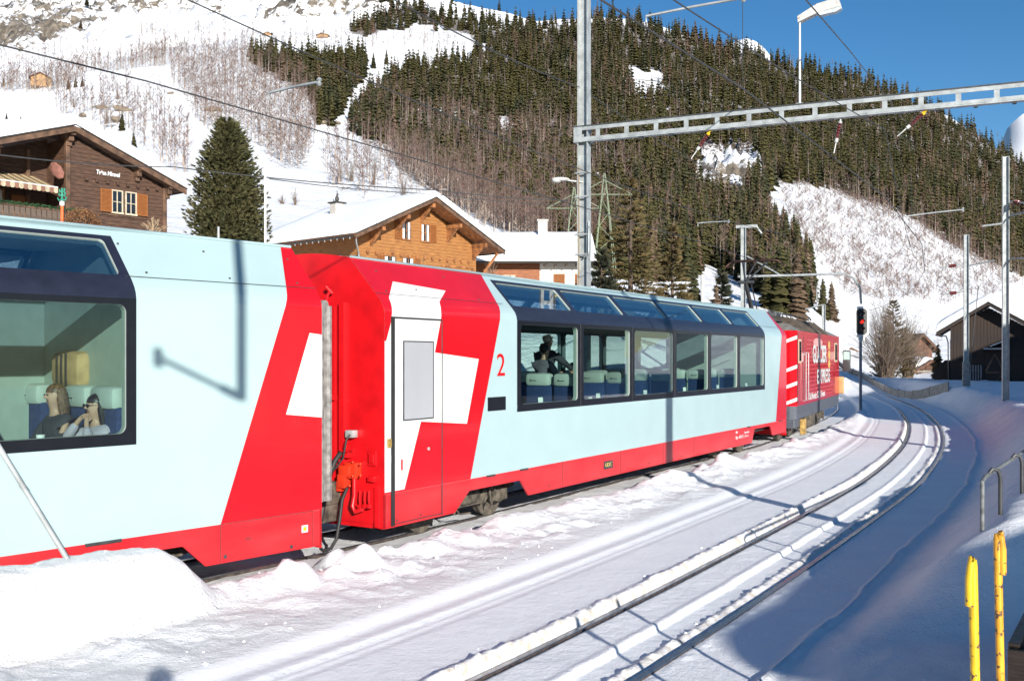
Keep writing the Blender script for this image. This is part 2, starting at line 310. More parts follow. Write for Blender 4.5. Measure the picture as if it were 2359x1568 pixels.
C1=dict(X=-2.16,Y=11.24,a=math.radians(40.5)); C2=dict(X=-1.60,Y=12.41,a=math.radians(31.5)); LO=dict(X=8.216,Y=28.6,a=math.radians(24.9))
def ground_z(x,y,n=None,s=None):
    x=np.asarray(x,float);y=np.asarray(y,float)
    if n is None: n,s=track_sn(x,y)
    d,_=track_sn(x,y,TRN,TNt)
    fine=fbm(x/.35,y/.35,4,21); med=fbm(x/1.6,y/1.6,4,22)
    crumb=np.abs(fbm(x/.13,y/.13,3,31))
    # left of the line
    Lz=.04+.012*np.sin(np.clip((n+1.95)/.07,-PI,PI))*((n>-2.2)&(n<-1.7))-.02*np.exp(-((n+1.62)/.03)**2)-.02*np.exp(-((n+1.74)/.025)**2)+.05*sst(-1.9,-2.35,n)
    rough=sst(-2.2,-3.0,n)
    lumps=np.maximum(0,fbm(x/.55,y/.55,4,41)-.15)
    micro=fbm(x/.09,y/.09,3,43); Lz=Lz+rough*(.03*med+.06*fine+.018*micro+.30*lumps*sst(-3.0,-4.0,n)+.14*lumps)
    edge=np.exp(-((d-1.78)/.28)**2); Lz=Lz+edge*(.08+.12*np.maximum(0,med)+.05*fine)
    berm=np.exp(-((n+.665)/.075)**2)*(.030+.025*med+.055*crumb)*np.where(n<-.60,1,np.exp(-((n+.60)/.035)**2))
    Lz=Lz*sst(-.56,-.66,n)-.05*sst(-.66,-.56,n)+berm*(n<-.53)
    z=np.where(n<-.53,Lz,0)
    # between the rails
    mid=np.where(n<.03,-.008+.015*sst(-.08,.0,n),-.042)+.008*fine
    mid=np.where((n>.03)&(n<.06),.008-.05*(n-.03)/.03,mid)
    b2=np.exp(-((n-.36)/.05)**2)*(.024+.025*med+.055*crumb)
    mid=mid+b2
    mid=np.where(n<-.455,-.032,mid); mid=np.where(n>.455,-.035,mid)
    z=np.where((n>=-.53)&(n<=.53),mid,z)
    # right lane and bank
    R=-.02+.006*fine*sst(.55,.8,n)+.03*crumb*np.exp(-((n-.62)/.05)**2)
    crack=np.exp(-((n-1.36-.07*fbm(s/1.1,s*0,3,51))/.03)**2)*.045
    gap=sst(8.2,9.5,y)
    R=R+crack+sst(1.38,1.9,n)*(.07+.05*med)*(1-gap)+sst(1.7,4.5,n)*(.20+.07*med)*(1-gap)+gap*(sst(1.42,2.95,n)*(1.0+.10*med)+.06*sst(3.0,5,n)+.02*np.sin(s*3.1+n*5+2*med)*sst(1.6,2.,n)*sst(3.1,2.6,n))+.02*sst(1.4,1.7,n)*fine
    R=R+sst(1.6,3.2,n)*.10*np.maximum(0,fbm(x/.8,y/.8,4,61))
    z=np.where(n>.53,R,z)
    # trench of the line on which the train stands
    tr=sst(1.62,1.32,np.abs(d)); z=z*(1-tr)+(-.035+.03*fine+.02*med)*tr
    # beyond the train the ground is undisturbed snow
    ou=sst(-1.6,-4.0,d); h=H(x,y); z=np.where(d<-1.32,z*(1-ou)+(h+.05*med)*ou,z)
    # far edge of corridor and far end merge with the terrain
    e=sst(5.5,9.5,n); z=z*(1-e)+h*e
    far=sst(62,76,y); z=z*(1-far)+h*far
    # ploughed heap against the first coach
    dx=math.sin(C1['a']);dy=math.cos(C1['a']); t=(x-C1['X'])*dx+(y-C1['Y'])*dy; u=(x-C1['X'])*dy-(y-C1['Y'])*dx
    top=sst(-1.30,-2.35,t)*(.70+.05*sst(-2.4,-3.4,t)+.04*med)
    wob=.12*fbm(t/.7,u*0,3,71)
    f=sst(.95+wob,.50+wob,u+.18*sst(-2.4,-1.3,t))*sst(.0,.16,u)
    hz=top*f+.05*fine*sst(.9,.6,u)*sst(.0,.2,u)*(top>.1)+.02*fbm(x/.12,y/.12,3,75)*(top*f>.05)
    z=np.where((u>-.05)&(hz>0),np.maximum(z,hz),z)
    # clods by the skirt of the coaches
    for cx,cy,r,hh in CLODS: z=z+hh*np.exp(-((x-cx)**2+(y-cy)**2)/r**2)
    # trodden snow ramp on which the photographer stands
    z=z+.80*np.exp(-((x-.1)**2+(y+.9)**2)/1.7**2)
    return z
CLODS=[]
_r=random.Random(5)
for k in range(26):
    t=_r.uniform(-1.3,17); dx,dy=math.sin(C2['a']),math.cos(C2['a']); u=_r.uniform(.15,1.1)
    CLODS.append((C2['X']+dx*t+dy*u,C2['Y']+dy*t-dx*u,_r.uniform(.08,.22),_r.uniform(.02,.08)))
for k in range(8): CLODS.append((-1.95+_r.uniform(-.35,.7),11.0+_r.uniform(-.4,.6),_r.uniform(.12,.22),_r.uniform(.06,.15)))

def grid_mesh(name,X,Y,Z,m,attrs=None):
    r,c=X.shape; co=np.stack([X,Y,Z],-1).reshape(-1,3).astype(np.float32)
    idx=np.arange(r*c).reshape(r,c); q=np.stack([idx[:-1,:-1],idx[:-1,1:],idx[1:,1:],idx[1:,:-1]],-1).reshape(-1,4)
    me=bpy.data.meshes.new(name); me.vertices.add(len(co)); me.vertices.foreach_set('co',co.ravel())
    me.loops.add(q.size); me.loops.foreach_set('vertex_index',q.ravel().astype(np.int32))
    me.polygons.add(len(q)); me.polygons.foreach_set('loop_start',np.arange(0,q.size,4,dtype=np.int32)); me.polygons.foreach_set('loop_total',np.full(len(q),4,np.int32))
    me.polygons.foreach_set('use_smooth',np.ones(len(q),bool)); me.update(); me.materials.append(m)
    for k,v in (attrs or {}).items():
        a=me.attributes.new(k,'FLOAT','POINT'); a.data.foreach_set('value',v.ravel().astype(np.float32))
    return me
def tri_mesh(name,co,fi,m,mi=None,attrs=None,smooth=False):
    me=bpy.data.meshes.new(name); k=fi.shape[1]; me.vertices.add(len(co)); me.vertices.foreach_set('co',co.astype(np.float32).ravel())
    me.loops.add(fi.size); me.loops.foreach_set('vertex_index',fi.ravel().astype(np.int32))
    me.polygons.add(len(fi)); me.polygons.foreach_set('loop_start',np.arange(0,fi.size,k,dtype=np.int32)); me.polygons.foreach_set('loop_total',np.full(len(fi),k,np.int32))
    for x in (m if isinstance(m,(list,tuple)) else [m]): me.materials.append(x)
    if mi is not None: me.polygons.foreach_set('material_index',mi.astype(np.int32))
    if smooth: me.polygons.foreach_set('use_smooth',np.ones(len(fi),bool))
    for kk,v in (attrs or {}).items():
        a=me.attributes.new(kk,'FLOAT','POINT'); a.data.foreach_set('value',v.ravel().astype(np.float32))
    me.update(); return me

# ---------------------------------------------------------------- snow and mountain materials
def snow_mat(name,far=False):
    m=bpy.data.materials.new(name); m.use_nodes=True; n=m.node_tree; b=n.nodes['Principled BSDF']; L=n.links.new
    b.inputs['Roughness'].default_value=.55; b.inputs['Specular IOR Level'].default_value=.25
    geo=n.nodes.new('ShaderNodeNewGeometry')
    def noise(sc,det=6,ro=.55):
        x=n.nodes.new('ShaderNodeTexNoise'); x.inputs['Scale'].default_value=sc; x.inputs['Detail'].default_value=det; x.inputs['Roughness'].default_value=ro; L(geo.outputs['Position'],x.inputs['Vector']); return x
    def attr(a): x=n.nodes.new('ShaderNodeAttribute'); x.attribute_name=a; return x
    def mix(f,c1,c2):
        x=n.nodes.new('ShaderNodeMix'); x.data_type='RGBA'
        L(f,x.inputs[0])
        for i,cc in ((6,c1),(7,c2)):
            if isinstance(cc,tuple): x.inputs[i].default_value=(*cc,1)
            else: L(cc,x.inputs[i])
        return x.outputs[2]
    def rng(s,a,bb,c=0,d=1):
        x=n.nodes.new('ShaderNodeMapRange'); x.inputs[1].default_value=a;x.inputs[2].default_value=bb;x.inputs[3].default_value=c;x.inputs[4].default_value=d; L(s,x.inputs[0]); return x.outputs[0]
    def math_(op,a,bb):
        x=n.nodes.new('ShaderNodeMath'); x.operation=op
        for i,v in ((0,a),(1,bb)):
            if isinstance(v,(int,float)): x.inputs[i].default_value=v
            else: L(v,x.inputs[i])
        return x.outputs[0]
    base=mix(rng(noise(.9 if far else 1.7).outputs[0],.35,.65),(.83,.84,.86),(.78,.79,.82))
    if far:
        rk=attr('rock').outputs['Fac']; n1=noise(.035,10,.68).outputs[0]; n2=noise(.16,8,.7).outputs[0]
        f=math_('ADD',math_('MULTIPLY',n1,.55),math_('MULTIPLY',n2,.45))
        thr=math_('SUBTRACT',f,math_('SUBTRACT',.78,math_('MULTIPLY',rk,.32)))
        fac=rng(thr,0,.025)
        rockc=mix(rng(noise(.12).outputs[0],.4,.6),(.10,.085,.07),(.26,.22,.17))
        base=mix(fac,base,rockc)
        sc=attr('scrub').outputs['Fac']; n3=noise(1.1,8,.7).outputs[0]
        fs=rng(math_('SUBTRACT',n3,math_('SUBTRACT',.95,math_('MULTIPLY',sc,.55))),0,.06)
        base=mix(fs,base,(.085,.062,.045))
        bu=n.nodes.new('ShaderNodeBump'); bu.inputs['Distance'].default_value=1.2; bu.inputs['Strength'].default_value=.8; L(n2,bu.inputs['Height']); L(bu.outputs[0],b.inputs['Normal'])
    else:
        dt=attr('dirt').outputs['Fac']; n3=noise(9,8,.7).outputs[0]
        fac=math_('MULTIPLY',dt,rng(n3,.38,.62))
        base=mix(fac,base,(.50,.43,.34))
        sp=rng(noise(28,4,.6).outputs[0],.70,.74); base=mix(math_('MULTIPLY',sp,.25),base,(.25,.2,.16))
        hh=math_('ADD',math_('MULTIPLY',noise(7,8,.65).outputs[0],.6),math_('MULTIPLY',noise(38,6,.7).outputs[0],.30))
        bu=n.nodes.new('ShaderNodeBump'); bu.inputs['Distance'].default_value=.085; L(rng(attr('rough').outputs['Fac'],0,1,.22,1.0),bu.inputs['Strength']); L(hh,bu.inputs['Height']); L(bu.outputs[0],b.inputs['Normal'])
    L(base,b.inputs['Base Color']); return m
M['snow']=snow_mat('snow'); M['hillsnow']=snow_mat('mountain_snow',True)
M['roofsnow']=mat('roof_snow',(.84,.85,.87),.6,var=.01,vscale=2,bump=.03,bscale=3)

# corridor along the line
ns=np.unique(np.r_[np.arange(-11,-4.4,.14),np.arange(-4.4,-2.2,.055),np.arange(-2.2,-1.0,.05),np.arange(-1.0,1.0,.022),np.arange(1.0,2.2,.04),np.arange(2.2,6,.1),np.arange(6,9.6,.3)].round(4))
ss=np.unique(np.r_[np.arange(3,15,.2),np.arange(15,32,.046),np.arange(32,48,.12),np.arange(48,len(TRK)*.1-1,.3)].round(4))
ki=np.clip((ss/.1),0,len(TRK)-1.01); k0=ki.astype(int); fr=(ki-k0)[:,None]
P=TRK[k0]*(1-fr)+TRK[k0+1]*fr; T=TT[k0]*(1-fr)+TT[k0+1]*fr
GX=P[:,0][:,None]+T[:,1][:,None]*ns[None]; GY=P[:,1][:,None]-T[:,0][:,None]*ns[None]
SS,NN=np.meshgrid(ss,ns,indexing='ij')
GZ=ground_z(GX.ravel(),GY.ravel(),NN.ravel(),SS.ravel()).reshape(GX.shape)
GZ[0]-=.5;GZ[-1]-=.5;GZ[:,0]-=.6;GZ[:,-1]-=.6
dirt=1.0*np.exp(-((NN+.62)/.06)**2)+.9*np.exp(-((NN-.39)/.06)**2)+.25*np.exp(-((NN-1.36)/.06)**2)+.5*np.exp(-((NN+.46)/.05)**2)
dx,dy=math.sin(C1['a']),math.cos(C1['a']); tt_=(GX-C1['X'])*dx+(GY-C1['Y'])*dy; uu=(GX-C1['X'])*dy-(GY-C1['Y'])*dx
dirt+=.30*np.exp(-((uu-.85)/.25)**2)*(tt_<-1.4)
dt_,_=track_sn(GX,GY,TRN,TNt); dirt+=.0*(np.abs(dt_).reshape(GX.shape)<1.5)
rough=np.where(NN<-2.3,1,np.where(NN>1.4,.6,.35)); rough=np.where((NN>-2.3)&(NN<-.9),.12,rough)
cor=link('snow_track_bed',grid_mesh('snow_track_bed',GX,GY,GZ,M['snow'],{'dirt':np.clip(dirt,0,1),'rough':rough})); tag(cor,kind='structure')
# near field around the corridor
xa=np.r_[np.arange(-60,-26,1.5),np.arange(-26,30,.4),np.arange(30,75,1.5)]; ya=np.r_[np.arange(-45,-14,1.5),np.arange(-14,30,.4)]
X,Y=np.meshgrid(xa,ya); Z=H(X,Y)
n_,s_=track_sn(X,Y); n_=n_.reshape(X.shape); s_=s_.reshape(X.shape)
def corridor_dip(n_,s_): 
    return 1.0*sst(-10.9,-9.9,n_)*sst(9.4,8.4,n_)*sst(3.0,4.5,s_)*sst(len(TRK)*.1-1.2,len(TRK)*.1-3,s_)
dip=corridor_dip(n_,s_); Zr=ground_z(X.ravel(),Y.ravel(),n_.ravel(),s_.ravel()).reshape(X.shape)
Z=np.where(s_<5,Zr,Z)
Z=Z-dip*(.35+np.maximum(0,Z-Zr))
g=link('snow_ground',grid_mesh('snow_ground',X,Y,Z,M['snow'],{'dirt':X*0,'rough':X*0+.7})); tag(g,kind='structure')
# mountain terrain
pc=np.r_[np.arange(-1300,-100,30),np.arange(-100,2460,6),np.arange(2460,4000,30)]; yr=np.r_[np.exp(np.linspace(math.log(29.6),math.log(120),60)),np.exp(np.linspace(math.log(122),math.log(2600),210))]
PX,YY=np.meshgrid(pc,yr); XX=(PX-CX)/F*YY; ZZ=H(XX,YY)
n_,s_=track_sn(XX[:90],YY[:90]); n_=n_.reshape(XX[:90].shape); s_=s_.reshape(n_.shape); dip=corridor_dip(n_,s_); 
Zr=ground_z(XX[:90].ravel(),YY[:90].ravel(),n_.ravel(),s_.ravel()).reshape(n_.shape)
ZZ[:90]-=dip*(.35+np.maximum(0,ZZ[:90]-Zr))
PYg=HY-(ZZ-EYE)/YY*F
def reg(px,py,poly):
    px=np.asarray(px,float);py=np.asarray(py,float);ins=np.zeros(px.shape,bool);n=len(poly)
    for i in range(n):
        x1,y1=poly[i];x2,y2=poly[(i+1)%n]
        if y1==y2: continue
        c=((y1>py)!=(y2>py))&(px<(x2-x1)*(py-y1)/(y2-y1)+x1); ins^=c
    return ins
SNOWP=[[(1605,368),(1750,368),(1745,430),(1690,475),(1610,425)],[(1445,165),(1525,170),(1530,240),(1470,235)],[(1690,70),(1790,70),(1790,118),(1690,112)],[(850,78),(960,75),(1090,125),(1080,145),(1010,142),(900,160),(840,205),(790,290),(775,280),(830,200),(860,140)],[(1140,270),(1175,270),(1180,310),(1150,310)]]
F1=[(795,300),(840,225),(905,165),(1000,150),(1100,140),(1130,110),(1230,68),(1330,50),(1400,42),(1480,60),(1600,88),(1700,122),(1800,138),(1850,148),(1950,172),(2100,222),(2200,280),(2260,318),(2358,382),(2500,440),(2700,490),(2700,650),(2358,640),(2280,610),(2180,560),(2100,510),(1990,465),(1900,435),(1790,430),(1760,480),(1800,560),(1850,610),(1880,650),(1860,700),(1760,690),(1700,640),(1630,600),(1600,640),(1500,650),(1400,640),(1310,570),(1200,520),(1100,450),(1000,400),(900,340),(830,320)]
F2=[(565,112),(700,118),(840,118),(850,175),(815,215),(770,290),(735,290),(715,230),(660,190),(600,165)]
F3=[(790,78),(850,45),(880,18),(960,12),(1040,40),(1130,65),(1230,72),(1240,120),(1120,112),(1060,80),(960,60),(900,72),(840,88)]
FOREST_POLYS=[F1,F2,F3]
rock=np.zeros(PX.shape)
far_=sst(650,900,YY)*(PX<1000); rock+=far_*(.62+.75*np.clip(fbm(XX/160,ZZ/110,3,91)+.1,0,1))
for pl,vv in (([(1600,365),(1760,365),(1745,450),(1680,480),(1600,430)],1.0),([(1430,165),(1530,165),(1540,245),(1460,235)],.8),([(1960,440),(2110,500),(2150,560),(2060,560),(1960,500)],.55),([(760,140),(850,80),(950,60),(900,90)],.3),([(180,240),(300,250),(320,300),(200,300)],.7),([(460,255),(530,255),(530,280),(460,280)],.7)):
    rock=np.maximum(rock,reg(PX,PYg,pl)*vv)
scrub=reg(PX,PYg,[(380,100),(560,85),(740,220),(720,390),(640,400),(560,310),(470,300),(400,220)])*.8
scrub=np.maximum(scrub,reg(PX,PYg,[(1785,440),(1950,445),(2110,520),(2360,650),(2300,690),(2150,700),(1960,690),(1850,560)])*.68)
scrub=np.maximum(scrub,reg(PX,PYg,[(740,320),(900,320),(1240,560),(900,460),(760,440)])*.75)
scrub=np.maximum(scrub,reg(PX,PYg,[(-60,196),(205,160),(330,100),(560,85),(380,158),(210,172),(130,215),(-60,218)])*.8)
scrub=np.maximum(scrub,reg(PX,PYg,[(110,215),(300,205),(430,310),(440,400),(400,410),(250,300),(130,270)])*.7)
scrub=np.maximum(scrub,reg(PX,PYg,[(860,330),(960,370),(1100,450),(1230,530),(1290,570),(1240,575),(1080,490),(930,400)])*1.0)
scrub=np.maximum(scrub,.55*reg(PX,PYg,[(820,80),(1090,100),(1080,140),(860,160)]))
ker9=np.hanning(9);ker9/=ker9.sum()
def blur(A):
    B=np.pad(A,((4,4),(4,4)),'edge'); B=sum(ker9[k]*B[k:k+A.shape[0]] for k in range(9)); return sum(ker9[k]*B[:,k:k+A.shape[1]] for k in range(9))
for pl in FOREST_POLYS: scrub=np.maximum(scrub,reg(PX,PYg,pl)*1.0)
_wx=PX+16*fbm(PX/22,PYg/18,4,101); _wy=PYg+12*fbm(PX/20,PYg/16,4,102)
for pl in SNOWP: scrub=scrub*(1-.75*reg(_wx,_wy,pl))
scrub=blur(scrub); rock=np.where(PX<1000,rock,blur(rock))
t_=link('mountain_terrain',grid_mesh('mountain_terrain',XX,YY,ZZ,M['hillsnow'],{'rock':rock,'scrub':scrub})); tag(t_,kind='structure')
# far peak beyond the pass on the right
px_=np.linspace(2200,2900,60); row=np.linspace(0,1,14); PXp,R_=np.meshgrid(px_,row)
crest=np.interp(px_,[2200,2285,2312,2335,2358,2450,2600,2900],[520,420,308,282,262,225,230,330])
Yp=2700+700*R_; PYp=470+(crest[None]-470)*R_; Xp=(PXp-CX)/F*Yp; Zp=EYE-(PYp-HY)/F*Yp+8*fbm(Xp/150,Yp/150,3,95)*R_
pk=link('distant_peak',grid_mesh('distant_peak',Xp,Yp,Zp,M['hillsnow'],{'rock':Xp*0+.25,'scrub':Xp*0})); tag(pk,kind='structure')

# ================================================================ rails
def rail_tubes(path,tn,off,a,b,parent=None,name='rail'):
    idx=np.arange(int(a*10),min(int(b*10),len(path)-1),4)
    mb=MB(); prof=[(-.032,-.005),(-.026,0),(.026,0),(.032,-.005),(.030,-.035),(.010,-.045),(.010,-.12),(.05,-.14),(-.05,-.14),(-.010,-.12),(-.010,-.045),(-.030,-.035)]
    vs=[];n=len(prof)
    for i in idx:
        px,py=path[i];tx,ty=tn[i]
        for u,z in prof: vs.append((px+ty*(off+u),py-tx*(off+u),z))
    fs=[];mi=[]
    for k in range(len(idx)-1):
        for j in range(n):
            fs.append((k*n+j,k*n+(j+1)%n,(k+1)*n+(j+1)%n,(k+1)*n+j)); mi.append(0 if j in(0,1,2) else 1)
    mb.add(vs,fs); mb.mi=mi
    return mb.build(name,[M['railtop'],M['railside']],parent)
tr=thing('railway_track','curved metre gauge track with two snow-lined rails in the foreground','track',(0,0,0))
for o_ in (-.53,.53): rail_tubes(TRK,TT,o_,12,len(TRK)*.1-2,tr)
tr=thing('railway_track','snow-buried track under the red and white train','track',(0,0,0))
for o_ in (-.53,.53): rail_tubes(TRN,TNt,o_,3,len(TRN)*.1-1,tr)

# ================================================================ coaches
PRO=[(.30,0),(3.06,0),(3.12,.012),(3.17,.035),(3.21,.063),(3.25,.092),(3.78,.57)]
def py_prof(v,e=0):
    for (a,ya),(b,yb) in zip(PRO,PRO[1:]):
        if v<=b or b==3.78:
            t=(v-a)/(b-a); y=ya+(yb-ya)*t; dz=b-a;dy=yb-ya; l=math.hypot(dz,dy); return y-e*dz/l, v+e*dy/l
W=2.70
def skin_patch(mb,poly,e,mir=False):
    bm=bmesh.new(); f=bm.faces.new([bm.verts.new((t,v,0)) for t,v in poly])
    for v in (3.06,3.12,3.17,3.21,3.25):
        bmesh.ops.bisect_plane(bm,geom=bm.verts[:]+bm.edges[:]+bm.faces[:],plane_co=(0,v,0),plane_no=(0,1,0),dist=1e-5)
    bm.verts.index_update(); vs=[]
    for q in bm.verts:
        y,z=py_prof(q.co.y,e); vs.append((q.co.x,W-y if mir else y,z))
    mb.add(vs,[tuple(q.index for q in ff.verts) for ff in bm.faces]); bm.free()
def decal(name,poly,e,m,parent,mir=False):
    mb=MB(); skin_patch(mb,poly,e,mir); return mb.build(name,m,parent,smooth=True)
def rrect(x0,x1,z0,z1,r,k=5):
    out=[]
    for cx,cz,a in ((x1-r,z1-r,0),(x0+r,z1-r,90),(x0+r,z0+r,180),(x1-r,z0+r,270)):
        for i in range(k+1):
            t=math.radians(a+90*i/k); out.append((cx+r*math.cos(t),cz+r*math.sin(t)))
    return out
def ring(mb,o,g,r,e,depth,mir=False,k=5,dm=None):
    # frame between the outer rectangle o and the rounded opening g, with an inner reveal
    inn=rrect(*g,r,k); n=len(inn); oc=[(o[1],o[3]),(o[0],o[3]),(o[0],o[2]),(o[1],o[2])]
    def P(t,v,ee): y,z=py_prof(v,ee); return (t,W-y if mir else y,z)
    vs=[P(*p,e) for p in inn]+[P(*p,e) for p in oc]; fs=[]
    for c in range(4):
        for i in range(k): fs.append((c*(k+1)+i,c*(k+1)+i+1,n+c))
        a=c*(k+1)+k; b=((c+1)%4)*(k+1); fs.append((a,b,n+(c+1)%4,n+c))
    mb.add(vs,fs); cur=mb.cur; 
    if dm is not None: mb.cur=dm
    vs=[P(*p,e) for p in inn]+[P(*p,e-depth) for p in inn]
    mb.add(vs,[(i,(i+1)%n,n+(i+1)%n,n+i) for i in range(n)]); mb.cur=cur
def pane(mb,g,r,e,mir=False,k=5):
    inn=rrect(*g,r,k); vs=[]
    for p in inn:
        y,z=py_prof(p[1],e); vs.append((p[0],W-y if mir else y,z))
    mb.add(vs,[tuple(range(len(inn)))])
def text_mesh(txt,size,ext=.002,bold=0,shear=0,align='LEFT'):
    cu=bpy.data.curves.new('lettering','FONT'); cu.body=txt; cu.size=size; cu.extrude=ext; cu.offset=bold; cu.shear=shear; cu.align_x=align
    o=bpy.data.objects.new('lettering',cu); C.objects.link(o); dg=bpy.context.evaluated_depsgraph_get(); me=bpy.data.meshes.new_from_object(o.evaluated_get(dg)); bpy.data.objects.remove(o); return me
def lettering(txt,h,loc,rot,m,parent,name='lettering',wid=None,bold=0,shear=0,ext=.002):
    me=text_mesh(txt,1,ext,bold,shear); xs=[v.co.x for v in me.vertices]; ys=[v.co.y for v in me.vertices]
    w_=max(xs)-min(xs); hh=max(ys)-min(ys); sx=(wid/w_ if wid else h/hh); sy=h/hh; x0=min(xs);y0=min(ys)
    for v in me.vertices: v.co.x=(v.co.x-x0)*sx; v.co.y=(v.co.y-y0)*sy; v.co.z=v.co.z/ext*.002 if ext else 0
    me.materials.clear(); me.materials.append(m); o=link(name,me,parent); o.location=loc; o.rotation_euler=rot; return o

G_side=glass('coach_side_glass',(.58,.72,.68),.04); G_roof=glass('coach_roof_glass',(.50,.68,.78),.50)
seat_me={}
def seat_meshes():
    b=MB(); b.bbox(-.09,.09,-.245,.245,1.20,2.02,.04); b.bbox(-.55,.0,-.235,.235,1.32,1.48,.05); b.box(-.4,-.1,-.15,.15,1.0,1.32)
    h=MB(); h.bbox(-.13,.11,-.235,.235,1.985,2.215,.06); h.box(-.135,-.128,-.02,.06,2.06,2.072)
    l=MB(); l.box(-.136,-.131,.0,.11,2.08,2.092); l.box(-.136,-.131,.115,.135,2.075,2.105)
    return b.mesh('seat',M['seatblue'],True),h.mesh('headrest',M['headrest'],True),l.mesh('headrest_mark',[M['darksteel']])
S_ME=seat_meshes()
def put_seat(parent,t,y,flip=False):
    o=link('seat',S_ME[0],parent); o.location=(t,y,0); o.rotation_euler=(0,0,PI if flip else 0)
    h=link('headrest',S_ME[1],o); l=link('headrest_mark',S_ME[2],o)
def wheel_mesh(r):
    b=MB(); R_=Matrix.Rotation(PI/2,4,'X')
    b.lathe([(.02,-.10),(.06,-.10),(.07,-.06),(r*.45,-.05),(r*.78,-.045),(r*.82,-.06),(r,-.06),(r,.05),(r+.028,.055),(r+.028,.075),(r*.8,.075),(.02,.07)],n=28,M=R_)
    return b.mesh('wheel',M['chassis'],True)
WH=wheel_mesh(.34); WHB=wheel_mesh(.52)
def bogie(parent,t,wb=1.8,me=None,yc=W/2,r=.34):
    me=me or WH
    f=MB()
    for sg in (-1,1):
        y=yc+sg*.80
        f.prism([(t-wb/2-.42,.44),(t-wb/2-.30,.56),(t-.5,.56),(t-.35,.40),(t+.35,.40),(t+.5,.56),(t+wb/2+.30,.56),(t+wb/2+.42,.44),(t+wb/2+.2,.40),(t+.62,.42),(t+.45,.26),(t-.45,.26),(t-.62,.42),(t-wb/2-.2,.40)],y-.06,y+.06)
        for w_ in (-wb/2,wb/2):
            f.lathe([(.02,-.09),(.085,-.085),(.125,-.06),(.13,.05),(.09,.06)],n=16,M=Matrix.Translation((t+w_,y,.34))@Matrix.Rotation(sg*-PI/2,4,'X'))
            f.bbox(t+w_-.16,t+w_+.16,y-.09,y+.09,.24,.46,.02)
            for q in (-.24,.24): f.lathe([(.05,0),(.055,.03),(.05,.06),(.055,.09),(.05,.12),(.055,.15),(.04,.18)],c=(t+w_+q,y,.40),n=10)
            f.tube([(t+w_-.42*math.copysign(1,w_),y-sg*-.12,.60),(t+w_-.44*math.copysign(1,w_),y+sg*.14,.42),(t+w_-.40*math.copysign(1,w_),y+sg*.14,.2)],.016,6)
        f.bbox(t-.22,t+.22,y-.12,y+.12,.30,.58,.03)
        f.tube([(t-.55,y+sg*.13,.62),(t-.6,y+sg*.17,.36),(t-.4,y+sg*.17,.2),(t-.1,y+sg*.15,.18)],.014,6)
        f.tube([(t+.5,y+sg*.13,.62),(t+.58,y+sg*.17,.4),(t+.45,y+sg*.17,.24)],.018,6)
    f.box(t-.25,t+.25,yc-.8,yc+.8,.36,.52)
    fr=f.build('bogie',M['chassis'],parent,smooth=True)
    for w_ in (-wb/2,wb/2):
        for sg in (-1,1):
            o=link('wheel',me,fr); o.location=(t+w_,yc+sg*.56,r); o.rotation_euler=(0,0,0 if sg<0 else PI)
